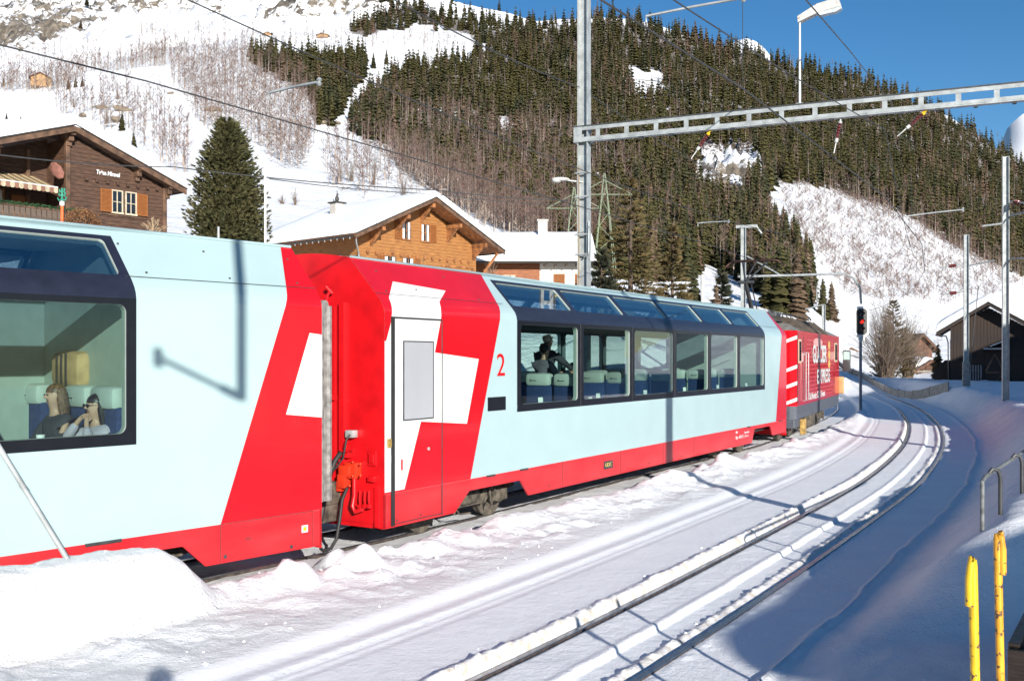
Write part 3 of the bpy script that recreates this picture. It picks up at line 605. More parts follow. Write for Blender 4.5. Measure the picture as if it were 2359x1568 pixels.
def make_coach(nm,label,cfg,L,mods,far_end,end_red,red_far,skirts,loc):
    root=thing(nm,label,'railway coach',(cfg['X'],cfg['Y'],0),PI/2-cfg['a'])
    a0=mods[0]; a1=mods[-1]; s0=min(0,L); s1=max(0,L)
    # outer skin with openings for both glazing bands, each side a panel
    for mir in (False,True):
        mb=MB(); br=[.77,1.66,3.06,3.25,3.70,3.78]
        for (v0,v1) in zip(br,br[1:]):
            if v0 in (1.66,3.06,3.25): segs=[(s0,a0),(a1,s1)]
            else: segs=[(s0,s1)]
            for p,q in segs: skin_patch(mb,[(p,v0),(q,v0),(q,v1),(p,v1)],0,mir)
        mb.build('side_panel',M['aqua'],root,smooth=True)
        mb=MB()
        for pl in skirts: mb.prism(pl,(W-.03) if mir else 0,W if mir else .03)
        mb.build('skirt',M['redskirt'],root)
    # roof
    mb=MB(); ra=[(.57+(W-1.14)*k/12, 3.78+.085*math.sin(PI*k/12)) for k in range(13)]
    vs=[];ts=[s0,s1]
    for t in ts: vs+=[(t,y,z) for y,z in ra]
    mb.add(vs,[(k,k+1,14+k,13+k) for k in range(12)]); mb.build('roof',M['aqua'],root,smooth=True)
    mb=MB()
    for y_ in (.565,W-.565): mb.tube([(s0+.01,y_,3.787),(s1-.01,y_,3.787)],.018,8)
    mb.build('roof_gutter',M['aqua'],root,smooth=True)
    # windows: frame with reveal, pane as sub-part
    for i,(t0,t1) in enumerate(zip(mods,mods[1:])):
        for mir in (False,True):
            if t1<-9 and mir: pass
            fr=MB(); ring(fr,(t0,t1,1.66,3.06),(t0+.115,t1-.105,1.77,3.0),.075,.004,.085,mir,dm=1); f=fr.build('window',[M['blackgloss'],M['interior']],root)
            pn=MB(); pane(pn,(t0+.105,t1-.095,1.76,3.01),.08,-.02,mir); pn.build('pane',G_side,f)
            fr=MB(); ring(fr,(t0,t1,3.25,3.70),(t0+.075,t1-.10,3.285,3.655),.045,.004,.085,mir,dm=1); f=fr.build('roof_window',[M['navy'],M['interior']],root)
            pn=MB(); pane(pn,(t0+.065,t1-.09,3.275,3.665),.05,-.012,mir); pn.build('pane',G_roof,f)
        if i: 
            m_=MB(); m_.box(t0-.008,t0+.008,-.010,-.004,1.66,3.06); m_.build('window_joint',M['darksteel'],root)
    for mir in (False,True):
        decal('knee_band',[(a0,3.06),(a1,3.06),(a1,3.25),(a0,3.25)],.004,M['navy'],root,mir)
    # floor, ceiling, bulkheads
    mb=MB(); mb.box(s0+.03,s1-.03,.04,W-.04,.95,1.08); mb.build('floor',M['darksteel'],root)
    mb=MB(); mb.box(s0+.03,s1-.03,.82,W-.82,3.64,3.70); mb.build('ceiling_panel',M['ceil'],root)
    prof_in=[(y+.03,z-.02) for z,y in PRO[1:]]; poly=[(.04,1.0)]+prof_in+[(W-a,b) for a,b in prof_in[::-1]]+[(W-.04,1.0)]
    for t in (a0-.05,a1+.02):
        mb=MB(); mb.prism([(a,b) for a,b in poly],t,t+.03,axis='x'); mb.build('bulkhead',M['interior'],root)
    # underframe
    mb=MB(); mb.box(s0+.2,s1-.2,.25,W-.25,.55,.95); mb.box((s0+s1)/2-3,(s0+s1)/2+3,.2,W-.2,.38,.55); mb.build('underframe',M['darksteel'],root)
    # end walls
    for t,mm in ((s0,M['red_dark']),(s1-.03,M['red_dark'])):
        pf=[(y,z) for z,y in PRO[1:]]; pl=[(0,.34)]+pf+[(y,z) for y,z in ra[1:-1]]+[(W-a,b) for a,b in pf[::-1]]+[(W,.34)]
        mb=MB(); mb.prism(pl,t,t+.03,axis='x'); mb.build('end_wall',mm,root)
    return root
# ---- second coach (whole)
mods2=[3.21,5.30,7.40,9.50,11.55,13.55,15.64]
skirts2=[[(0,.34),(1.54,.34),(1.91,.606),(1.91,.77),(0,.77)],[(1.91,.606),(3.31,.606),(3.31,.77),(1.91,.77)],[(3.31,.606),(3.56,.345),(6.0,.345),(6.0,.77),(3.31,.77)],
 [(6.0,.345),(14.58,.345),(14.80,.68),(14.80,.77),(6.0,.77)],[(14.80,.68),(16.12,.68),(16.12,.77),(14.80,.77)],[(16.12,.68),(16.32,.42),(17.6,.42),(17.6,.77),(16.12,.77)]]
co2=make_coach('railway_coach','pale blue and red panorama coach marked 2, white cross on its door, behind the locomotive',C2,17.6,mods2,None,None,None,skirts2,None)
decal('red_end_panel',[(0,.772),(1.93,.772),(2.74,3.12),(2.84,3.25),(3.06,3.775),(0,3.775)],.003,M['red'],co2)
decal('white_cross',[(0,.80),(.402,.80),(.756,1.65),(1.834,1.56),(2.137,2.471),(1.067,2.56),(1.205,3.0),(1.225,3.12),(1.30,3.25),(1.677,3.43),(.553,3.49),(.20,3.25),(.16,3.12),(.12,2.92),(.03,2.70),(0,2.70)],.006,M['white'],co2)
decal('red_far_panel',[(16.62,.772),(17.6,.772),(17.6,3.775),(17.55,3.775),(17.18,3.15)],.003,M['red'],co2)
mb=MB(); skin_patch(mb,[(0,.0+3.30),(.012,3.30),(3.0,3.30),(3.0,3.306),(0,3.306)],.008); skin_patch(mb,[(15.64,3.30),(17.6,3.30),(17.6,3.306),(15.64,3.306)],.005); mb.build('panel_joint',M['darksteel'],co2)
d=MB(); d.box(.125,.195,-.016,-.004,.36,3.0); d.box(.125,1.23,-.013,-.004,2.99,3.012); d.build('door_seal',M['rubber'],co2)
d=MB(); d.box(1.225,1.24,-.011,-.004,.36,3.0); d.box(.2,1.23,-.011,-.004,.375,.385); d.build('door_joint',M['darksteel'],co2)
d=MB(); fr=[(.37,1.03,1.68,2.71)]
d.box(.37,.385,-.018,-.006,1.68,2.71); d.box(1.015,1.03,-.018,-.006,1.68,2.71); d.box(.385,1.015,-.018,-.006,1.68,1.695); d.box(.385,1.015,-.018,-.006,2.695,2.71)
dw=d.build('door_window',M['darksteel'],co2); d=MB(); d.box(.385,1.015,-.014,-.007,1.695,2.695); d.build('pane',mat('frosted_door_glass',(.33,.34,.36),.25,var=.04,vscale=1),dw)
d=MB(); d.bbox(.045,.115,-.03,-.004,1.36,1.47,.006); d.lathe([(.001,0),(.022,0),(.022,.012),(.001,.014)],M=Matrix.Translation((.08,-.03,1.415))@Matrix.Rotation(PI/2,4,'X'),n=12); d.build('door_button',mat('brass',(.5,.35,.1),.4,metal=.4),co2)
d=MB(); d.bbox(.045,.115,-.02,-.004,1.16,1.27,.006); d.build('door_lock_plate',M['white'],co2)
d=MB(); d.lathe([(.001,0),(.022,0),(.022,.012),(.001,.014)],M=Matrix.Translation((.92,-.006,1.28))@Matrix.Rotation(PI/2,4,'X'),n=12); d.build('door_bolt',M['steel'],co2)
d=MB(); d.box(.33,.36,-.012,-.0065,1.05,1.19); d.build('door_mark',M['red'],co2)
lettering('2',.33,(2.63,-.006,2.22),(PI/2,0,0),M['red'],co2,'class_number',wid=.22)
d=MB(); d.box(2.38,2.87,-.010,-.004,1.71,1.91); d.build('dark_display',M['blackgloss'],co2)
d=MB(); d.box(6.20,6.57,-.004,.01,.49,.63); hp=d.build('skirt_recess',M['darksteel'],co2); lettering('UDC',.07,(6.25,-.008,.53),(PI/2,0,0),mat('ochre_letters',(.55,.42,.12),.6),hp,wid=.26)
lettering('RhB',.055,(13.35,-.004,.66),(PI/2,0,0),M['white'],co2,wid=.13)
lettering('Bp 4013',.10,(13.35,-.004,.50),(PI/2,0,0),M['white'],co2,wid=.55)
lettering('Davos-Platz',.05,(14.0,-.004,.62),(PI/2,0,0),M['white'],co2,wid=.36); lettering('22.4 t',.05,(14.0,-.004,.53),(PI/2,0,0),M['white'],co2,wid=.3)
for x in (2.35,3.30,14.2,16.9): 
    d=MB(); d.box(x,x+.22,-.02,.0,.752,.775); d.build('drip_slot',M['darksteel'],co2)
for x in (4.65,6.9,8.9,10.6):
    d=MB(); d.box(x,x+.008,-.003,0,.35,.77); d.build('skirt_joint',M['darksteel'],co2)
for x,v in ((.35,3.62),(1.9,3.65),(2.4,3.34),(.95,3.40),(.25,3.34)):
    y,z=py_prof(v,.007); d=MB(); d.ball((x,y,z),.014,.012,.012,8,5); d.build('panel_bolt',M['darksteel'],co2)
for x in (.1,.4): pass
bogie(co2,2.62,1.8); bogie(co2,14.9,1.8)
for k in range(6):
    t=5.50+2.1*k-.05
    if t>15.6: continue
    for y in (.32,.88,1.86,2.40): put_seat(co2,t,y)
for k in range(6):
    t=4.35+2.1*k
    d=MB(); d.bbox(t-.25,t+.25,.12,.85,1.66,1.69,.01); d.tube([(t,.2,1.66),(t,.2,1.08)],.02); tb=d.build('table',M['white'],co2)
    d=MB(); d.add([(t-.10,.22,1.69),(t+.02,.20,1.69),(t+.02,.21,1.84),(t-.10,.23,1.84)],[(0,1,2,3)]); d.add([(t+.03,.2,1.69),(t+.10,.26,1.69),(t+.10,.26,1.84),(t+.03,.2,1.84)],[(0,1,2,3)]); d.build('menu_card',M['paper'],tb)
d=MB(); d.lathe([(.03,0),(.042,.09),(.038,.09),(.03,.01)],c=(6.15,.25,1.69),n=14); cupo=d.build('paper_cup',M['paper'],None,True); cupo.parent=None
tag(cupo,'white paper cup on the table behind the second window','cup'); cupo.matrix_world=Matrix.Translation((C2['X'],C2['Y'],0))@Matrix.Rotation(PI/2-C2['a'],4,'Z')
# luggage rack seen through the last window
d=MB(); d.tube([(15.0,.5,2.0),(14.7,.5,2.55),(14.7,.5,2.6),(15.3,.5,2.6)],.012,6); d.tube([(15.0,1.2,2.0),(14.7,1.2,2.55),(15.3,1.2,2.6)],.012,6); d.build('luggage_rack',M['steel'],co2)
# end-wall equipment facing the gap
def EW(px,py,out=.0):
    xp=(px-CX)/F; dx,dy=math.sin(C2['a']),math.cos(C2['a']); X0=C2['X']-dx*out;Y0=C2['Y']-dy*out
    y=(X0-xp*Y0)/(dy+xp*dx); D=Y0+dx*y; return (-out,y,EYE-(py-HY)/F*D)
def eb(mb,px0,px1,py0,py1,d,out=0):
    a=EW(px0,py1,out);b=EW(px1,py0,out); mb.bbox(-out-d,-out,min(a[1],b[1]),max(a[1],b[1]),min(a[2],b[2]),max(a[2],b[2]),.008)
d=MB()
for k in range(9):
    y=.72+.09*k; d.box(-.012,0,y,y+.03,.9,3.15)
d.build('end_wall_rib',M['red_dark'],co2)
d=MB(); eb(d,806,824,990,1006,.10); d.build('cable_socket',M['steel'],co2,True)
d=MB(); p=[EW(806,1000,.1),EW(798,1012,.14),EW(790,1055,.16),EW(775,1075,.18),EW(750,1100,.25),EW(738,1108,.3)]; d.tube(p,.013,8); d.build('jumper_cable',M['rubber'],co2,True)
d=MB(); d.tube([EW(787,1040,.08),EW(772,1060,.12),EW(758,1095,.2),EW(748,1140,.3),EW(738,1200,.4)],.035,10); d.build('heating_cable',M['rubber'],co2,True)
d=MB(); d.tube([EW(800,1122,.12),EW(788,1150,.16),EW(782,1200,.22),EW(775,1240,.3),EW(762,1262,.4),EW(745,1268,.5),EW(738,1262,.55)],.022,10); d.build('brake_hose',M['rubber'],co2,True)
d=MB(); eb(d,808,833,1064,1098,.13); eb(d,795,812,1090,1120,.16); eb(d,790,800,1105,1128,.14); eb(d,798,822,1070,1092,.16)
for px,py in ((812,1064),(830,1068),(830,1094),(812,1096),(797,1096),(805,1118)): q=EW(px,py,.14); d.ball(q,.018,.018,.018,8,5)
d.build('coupling_box',mat('orange_red_cast',(.60,.035,.012),.35,var=.1,bump=.002),co2,True)
d=MB(); eb(d,794,812,1036,1052,.10); q=EW(800,1040,.12); d.tube([EW(785,1038,.12),q],.014,8); d.tube([q,EW(815,1034,.12)],.01,8); d.build('cock_handle',M['red_dark'],co2,True)
d=MB(); d.tube([EW(816,1098,.09),EW(816,1140,.10),EW(811,1165,.12),EW(818,1178,.12),EW(835,1172,.10),EW(838,1165,.08)],.03,10); d.build('brake_pipe',M['red_dark'],co2,True)
for px in (829,840,850):
    d=MB(); d.tube([EW(px,1130,.06),EW(px-1,1150,.08),EW(px+1,1164,.10)],.014,8); q=EW(px+1,1166,.1); d.bbox(q[0]-.04,q[0]+.02,q[1]-.03,q[1]+.03,q[2]-.02,q[2]+.03,.008); d.build('air_cock',M['red_dark'],co2,True)
d=MB(); eb(d,849,868,1038,1072,.02); eb(d,852,864,1046,1066,.035); d.build('end_hatch',M['red_dark'],co2)
d=MB(); eb(d,852,868,1096,1108,.06); d.build('lamp_socket',M['red_dark'],co2,True)
d=MB(); a=EW(876,1125,.02); d.box(-.022,-.0,.10,2.6,.86,.885); d.box(-.05,0,.06,.12,.36,.87); d.build('end_beam',M['red_dark'],co2)
d=MB(); d.box(-.02,-.005,.14,1.35,.40,.86); d.build('buffer_recess',M['red_dark'],co2)
d=MB(); d.bbox(-.45,-.02,.70,2.0,.40,.62,.02); d.bbox(-.25,-.02,.70,2.0,.62,.90,.01); d.bbox(-.80,-.1,1.1,1.6,.45,.70,.02)
for y in (.75,.85,1.0,1.1):
    for z in (.45,.51,.57): d.ball((-.45,y,z),.012,.016,.016,8,5)
d.build('drawgear',M['chassis'],co2)
d=MB(); d.tube([EW(762,668,.05),EW(754,680,.12),EW(750,700,.16)],.018,8); d.bbox(-.12,0,.98,1.22,2.98,3.16,.01); d.tube([EW(750,640+20,.1),EW(765,676,.05)],.02,8); d.build('gangway_bracket',M['red_dark'],co2,True)
d=MB(); eb(d,765,775,910,922,.05); d.bar(EW(766,925,.06),EW(758,965,.1),.02,.05); d.build('gangway_latch',M['red_dark'],co2)
d=MB(); d.box(-.06,-.0,.62,.70,.9,3.2); d.build('gangway_frame',M['red_dark'],co2)
# shadow side: three more lines of writing are too small to read; skirt bolts
for x in (.25,.75,4.2,8.2,9.9): 
    d=MB(); d.ball((x,-.003,.42),.016,.008,.016,8,5); d.build('skirt_bolt',M['darksteel'],co2)

# ---- first coach (runs out of the picture on the left)
m1=[-2.245-2.06*k for k in range(7)][::-1]
sk1=[[(0,.365),(0,.77),(-1.75,.77),(-1.75,.606),(-1.49,.365)],[(-1.75,.606),(-1.75,.77),(-3.30,.77),(-3.30,.606)],[(-3.30,.606),(-3.30,.77),(-17.3,.77),(-17.3,.345),(-3.56,.345)]]
co1=make_coach('railway_coach','pale blue and red panorama coach at the left edge, its last window full of passengers',C1,-17.3,m1,None,None,None,sk1,None)
decal('red_end_panel',[(0,.772),(0,3.775),(-.15,3.775),(-.42,3.25),(-.485,3.10),(-1.316,.772)],.003,M['red'],co1)
decal('white_cross',[(0,1.815),(0,2.752),(-.176,2.769),(-.497,1.87)],.006,M['white'],co1)
mb=MB(); skin_patch(mb,[(-2.3,3.275),(0,3.275),(0,3.281),(-2.3,3.281)],.008); mb.build('panel_joint',M['darksteel'],co1)
d=MB()
for a,b,c,dd in ((-1.32,-1.313,.375,.775),(-1.31,-.13,.768,.774),(-.132,-.126,.375,.768)): d.box(a,b,-.006,-.0035,c,dd)
d.build('hatch_joint',M['darksteel'],co1)
d=MB(); d.box(-.285,-.20,-.008,-.0035,.545,.625); st=d.build('sticker',M['white'],co1); d=MB(); d.lathe([(.001,0),(.024,0),(.024,.002),(.001,.002)],M=Matrix.Translation((-.243,-.008,.585))@Matrix.Rotation(PI/2,4,'X'),n=16); d.build('sticker_dot',M['yellow'],st)
lettering('WC',.035,(-1.02,-.004,.56),(PI/2,0,0),M['darksteel'],co1,wid=.09)
for x,z in ((-1.26,.43),(-.42,.41)):
    d=MB(); d.lathe([(.001,0),(.022,0),(.018,.01),(.001,.012)],M=Matrix.Translation((x,-.0,z))@Matrix.Rotation(PI/2,4,'X'),n=12); d.build('skirt_bolt',M['darksteel'],co1)
d=MB(); d.box(-2.75,-2.40,-.02,0,.748,.775); d.build('drip_slot',M['darksteel'],co1)
for t,v in ((-2.21,3.62),(-2.05,3.33),(-1.25,3.62),(-1.1,3.33),(-.16,3.62),(-.22,3.33)):
    y,z=py_prof(v,.006); d=MB(); d.ball((t,y,z),.013,.012,.012,8,5); d.build('panel_bolt',M['darksteel'],co1)
bogie(co1,-2.62,1.8)
for t,ys in ((-2.30,(.36,.92,1.98)),(-4.36,(.36,.92,1.98)),(-6.4,(.36,.92,1.98))):
    for y in ys: put_seat(co1,t,y)
d=MB(); d.tube([(-.0,.66,.62),(.0,.66,.62)],.02,4) if False else None
for y in (.62,W-.66):
    for k in range(5): d.tube([(.10+.12*k,y,.75),(.10+.12*k,y,3.12)],.055,8)
for k in range(5): d.tube([(.10+.12*k,.66,3.14),(.10+.12*k,W-.66,3.14)],.055,8)
d.build('gangway_bellows',M['greyrub'],co1,True)
for t,ys in ((-3.35,(2.36,)),):
    for y in ys: put_seat(co1,t,y,True)
d=MB(); d.bbox(-3.55,-2.95,.15,.95,1.66,1.69,.01); d.tube([(-3.25,.2,1.66),(-3.25,.2,1.08)],.02); tb=d.build('table',M['white'],co1)
d=MB(); d.lathe([(.03,1.69),(.04,1.78),(.03,1.78)],c=(-3.0,.35,0),n=12); d.build('table_lamp',M['paper'],tb,True)
# cabinet and luggage shelf behind the passengers
d=MB(); d.box(-3.4,-2.2,2.0,2.5,1.08,3.1); d.box(-2.22,-2.12,1.0,2.5,1.08,3.55); d.build('cabinet',M['interior'],co1)
d=MB(); d.bbox(-2.2,-1.9,1.2,1.9,2.66,2.69,.008); d.tube([(-2.2,1.25,2.69),(-2.2,1.25,2.86),(-2.1,1.4,2.9),(-1.95,1.4,2.9)],.015); d.build('luggage_shelf',M['wood_orange2'],co1)
bag=MB(); bag.bbox(-.17,.17,-.30,.30,-.19,.19,.09); LX=lambda c,t,y,z:(c['X']+math.sin(c['a'])*t-math.cos(c['a'])*y, c['Y']+math.cos(c['a'])*t+math.sin(c['a'])*y, z)
bg_=bag.build('travel_bag',mat('tan_canvas',(.42,.26,.13),.8,var=.15,bump=.004),None,True); bg_.location=LX(C1,-2.20,1.28,2.37); bg_.rotation_euler=(0,0,PI/2-C1['a']); tag(bg_,'tan canvas bag with dark stripes standing on the headrests at the left','bag')
bs=MB()
for y in (-.12,-.02,.08): bs.box(-.176,-.171,y,y+.045,-.17,.17)
bs.build('stripe',M['cloth_dark'],bg_)

# ================================================================ locomotive
loco=thing('locomotive','red electric locomotive lettered GLACIER EXPRESS with raised pantograph at the head of the train','locomotive',(LO['X'],LO['Y'],0),PI/2-LO['a'])
LL=10.3; LW=2.65
def plan(inset=0,nose=.35,c=.18):
    i=inset; return [(c,i),(LL-c,i),(LL,c+i),(LL+nose*0,LW-c-i),(LL-c,LW-i),(c,LW-i),(0,LW-c-i),(0,c+i)]
d=MB(); d.prism(plan(),1.07,3.27,axis='z'); body=d.build('body',M['red'],loco)
d=MB(); d.prism(plan(.015),.68,1.07,axis='z')
d.build('lower_body',M['locogrey'],loco)
d=MB(); R0=plan(.0); 
def rf(x0,x1,y0,z0,x2,x3,y1,z1):
    return d.add([(x0,y0,z0),(x1,y0,z0),(x1,LW-y0,z0),(x0,LW-y0,z0),(x2,y1,z1),(x3,y1,z1),(x3,LW-y1,z1),(x2,LW-y1,z1)],[(0,1,5,4),(1,2,6,5),(2,3,7,6),(3,0,4,7),(4,5,6,7)])
rf(.05,LL-.05,.03,3.272,.45,LL-.5,.45,3.50); roof=d.build('cab_roof',M['silver'],loco)
d=MB(); rf(1.3,7.7,.03,3.275,1.7,7.3,.55,3.72); d.build('machine_roof',M['locoroof'],loco)
d=MB()
for k in range(7):
    d=MB(); x=1.7+.93*k; d.bar((x,.03,3.29),(x+.0,.55,3.735),.03,.03); d.build('roof_rib',M['locoroof'],loco)
d=MB()
for k in range(15): z=1.22+.128*k; d.box(2.05,8.15,-.012,0,z,z+.018)
d.build('side_rib',mat('light_red',(.66,.10,.10),.35),loco)
d=MB(); d.box(.38,.86,-.012,0,2.32,3.02); wn=d.build('cab_window',M['frame'],loco); d=MB(); d.box(.44,.80,-.016,-.011,2.38,2.96); d.build('pane',M['darkglass'],wn)
d=MB(); d.box(8.75,9.5,-.012,0,2.32,3.02); wn=d.build('cab_window',M['frame'],loco); d=MB(); d.box(8.83,9.42,-.016,-.011,2.38,2.96); d.build('pane',M['darkglass'],wn)
d=MB(); d.box(1.25,1.29,-.008,0,1.2,3.1); d.box(.16,.19,-.008,0,1.15,3.2); d.build('door_joint',M['darksteel'],loco)
for x in (1.35,1.85):
    d=MB(); d.tube([(x,-.0,1.18),(x,-.07,1.2),(x,-.07,2.62),(x,0,2.64)],.016,8); d.build('handrail',M['steel'],loco,True)
d=MB(); d.box(1.15,1.55,-.02,0,2.55,2.6); d.bbox(.92,1.12,-.03,0,2.35,2.62,.01); d.build('rain_strip',mat('pinkish_plate',(.55,.3,.3),.5),loco)
lettering('GLACIER',.60,(3.1,-.022,2.30),(PI/2,0,0),M['white'],loco,wid=3.3,bold=.03)
lettering('EXPRESS',.48,(4.1,-.022,1.62),(PI/2,0,0),M['white'],loco,wid=3.2,bold=.02)
lettering('St.Moritz Card Event',.22,(2.45,-.014,1.16),(PI/2,0,0),M['white'],loco,wid=3.6,bold=.02)
d=MB()
for k in range(3): d.ball((7.2,-.006,2.25+.33*k),.28,.012,.16,12,6)
d.build('sun_emblem',mat('golden_print',(.60,.38,.10),.5),loco)
d=MB(); d.ball((4.4,-.006,2.98),1.1,.01,.14,16,6); d.build('mountain_print',mat('pale_pink_print',(.62,.32,.30),.5),loco)
# rear face
d=MB(); d.box(-.012,0,.5,LW-.5,2.3,3.05); wn=d.build('rear_window',M['white'],loco); d=MB(); d.box(-.02,-.012,.58,LW-.58,2.36,2.98); d.build('pane',M['darkglass'],wn)
for z in (1.15,1.62,2.10,2.95):
    d=MB(); d.add([(-.004,.18,z+.10),(-.004,.18,z),(-.004,.75,z-.22),(-.004,.75,z-.12)],[(0,1,2,3)]); d.add([(-.004,.18,z+.10),(-.004,.18,z),(.176,-.004,z+.08),(.176,-.004,z+.18)],[(0,1,2,3)]); d.build('white_stripe',M['white'],loco)
d=MB(); d.bbox(-.32,0,.95,1.7,.55,.95,.03); d.bbox(.0,.9,.05,LW-.05,.42,.68,.03); d.build('buffer_beam',M['locogrey'],loco)
d=MB(); d.bbox(1.5,7.9,.35,LW-.35,.62,.95,.03); d.bbox(3.6,4.6,.1,.8,.25,.68,.05); d.lathe([(.02,-.5),(.2,-.48),(.24,-.4),(.24,.4),(.2,.48),(.02,.5)],n=18,M=Matrix.Translation((5.3,.35,.42))@Matrix.Rotation(PI/2,4,'Y')); d.build('underfloor_gear',M['chassis'],loco,True)
bogie(loco,2.1,1.9,WHB,LW/2,.5); bogie(loco,8.0,1.9,WHB,LW/2,.5)
d=MB(); d.bbox(1.35,1.75,-.02,.12,.16,.62,.02); d.build('sand_box',mat('ochre_damper',(.45,.28,.08),.6,var=.3),loco)
# mirror and steps at the far cab
d=MB(); d.bbox(LL-.25,LL-.12,-.42,-.14,1.95,2.75,.03); mi=d.build('mirror',M['darksteel'],loco,True); d=MB(); d.box(LL-.258,LL-.25,-.39,-.17,2.4,2.7); d.build('mirror_glass',mat('pale_mirror_glass',(.35,.55,.47),.1),mi); d=MB(); d.tube([(LL-.2,0,2.0),(LL-.2,-.2,2.0)],.015); d.build('mirror_arm',M['steel'],mi)
d=MB(); d.bbox(LL-.1,LL+.06,-.16,.2,1.1,1.75,.03); d.build('cab_step',mat('wooden_orange_box',(.5,.28,.12),.6),loco)
# pantograph
d=MB(); d.bbox(-.1,1.7,.65,2.0,3.56,3.62,.01)
for x in (.0,1.6):
    for y in (.75,1.9): d.lathe([(.05,0),(.09,.03),(.05,.06),(.09,.09),(.05,.12),(.09,.15),(.04,.18)],c=(x,y,3.44),n=10)
pg=d.build('pantograph',M['darksteel'],loco)
d=MB(); d.tube([(.55,1.33,3.66),(-.65,1.33,4.66)],[.075,.055],10); d.tube([(.7,1.2,3.66),(-.5,1.2,4.62)],.018,6); d.build('lower_arm',M['darksteel'],pg,True)
d=MB(); d.tube([(-.65,1.33,4.66),(.75,.95,5.36)],.028,8); d.tube([(-.65,1.33,4.66),(.75,1.7,5.36)],.028,8); d.tube([(-.6,1.1,4.66),(-.6,1.55,4.66)],.05,10); d.tube([(-.66,1.32,4.70),(-.9,.95,5.25)],.02,6); d.build('upper_arm',M['darksteel'],pg,True)
for x in (.62,.88):
    d=MB(); d.tube([(x,.45,5.22),(x,.62,5.36),(x,.8,5.40),(x,1.85,5.40),(x,2.03,5.36),(x,2.2,5.22)],.025,8); d.build('contact_strip',mat('brown_carbon',(.12,.06,.04),.5),pg,True)
d=MB()
for k in range(6): x=2.2+k*.85; d.tube([(x,1.2,3.68),(x,1.2,3.95)],.025,6); d.lathe([(.05,0),(.08,.02),(.05,.04),(.08,.06),(.05,.08),(.08,.10),(.04,.12)],c=(x,1.2,3.74),n=8)
d.tube([(2.2,1.2,3.95),(6.5,1.2,3.95)],.02,6); d.tube([(2.2,.75,3.86),(6.5,.75,3.86)],.016,6); d.bbox(1.9,2.7,.9,1.8,3.7,3.9,.04); d.bbox(7.6,8.6,.9,1.8,3.5,3.68,.04)
d.build('roof_equipment',M['darksteel'],loco,True)
d=MB(); d.tube([(9.4,1.0,3.5),(9.4,1.0,3.95)],.015,6); d.tube([(8.9,1.0,3.95),(9.4,1.0,3.95)],.012,6); d.build('horn',M['steel'],loco,True)

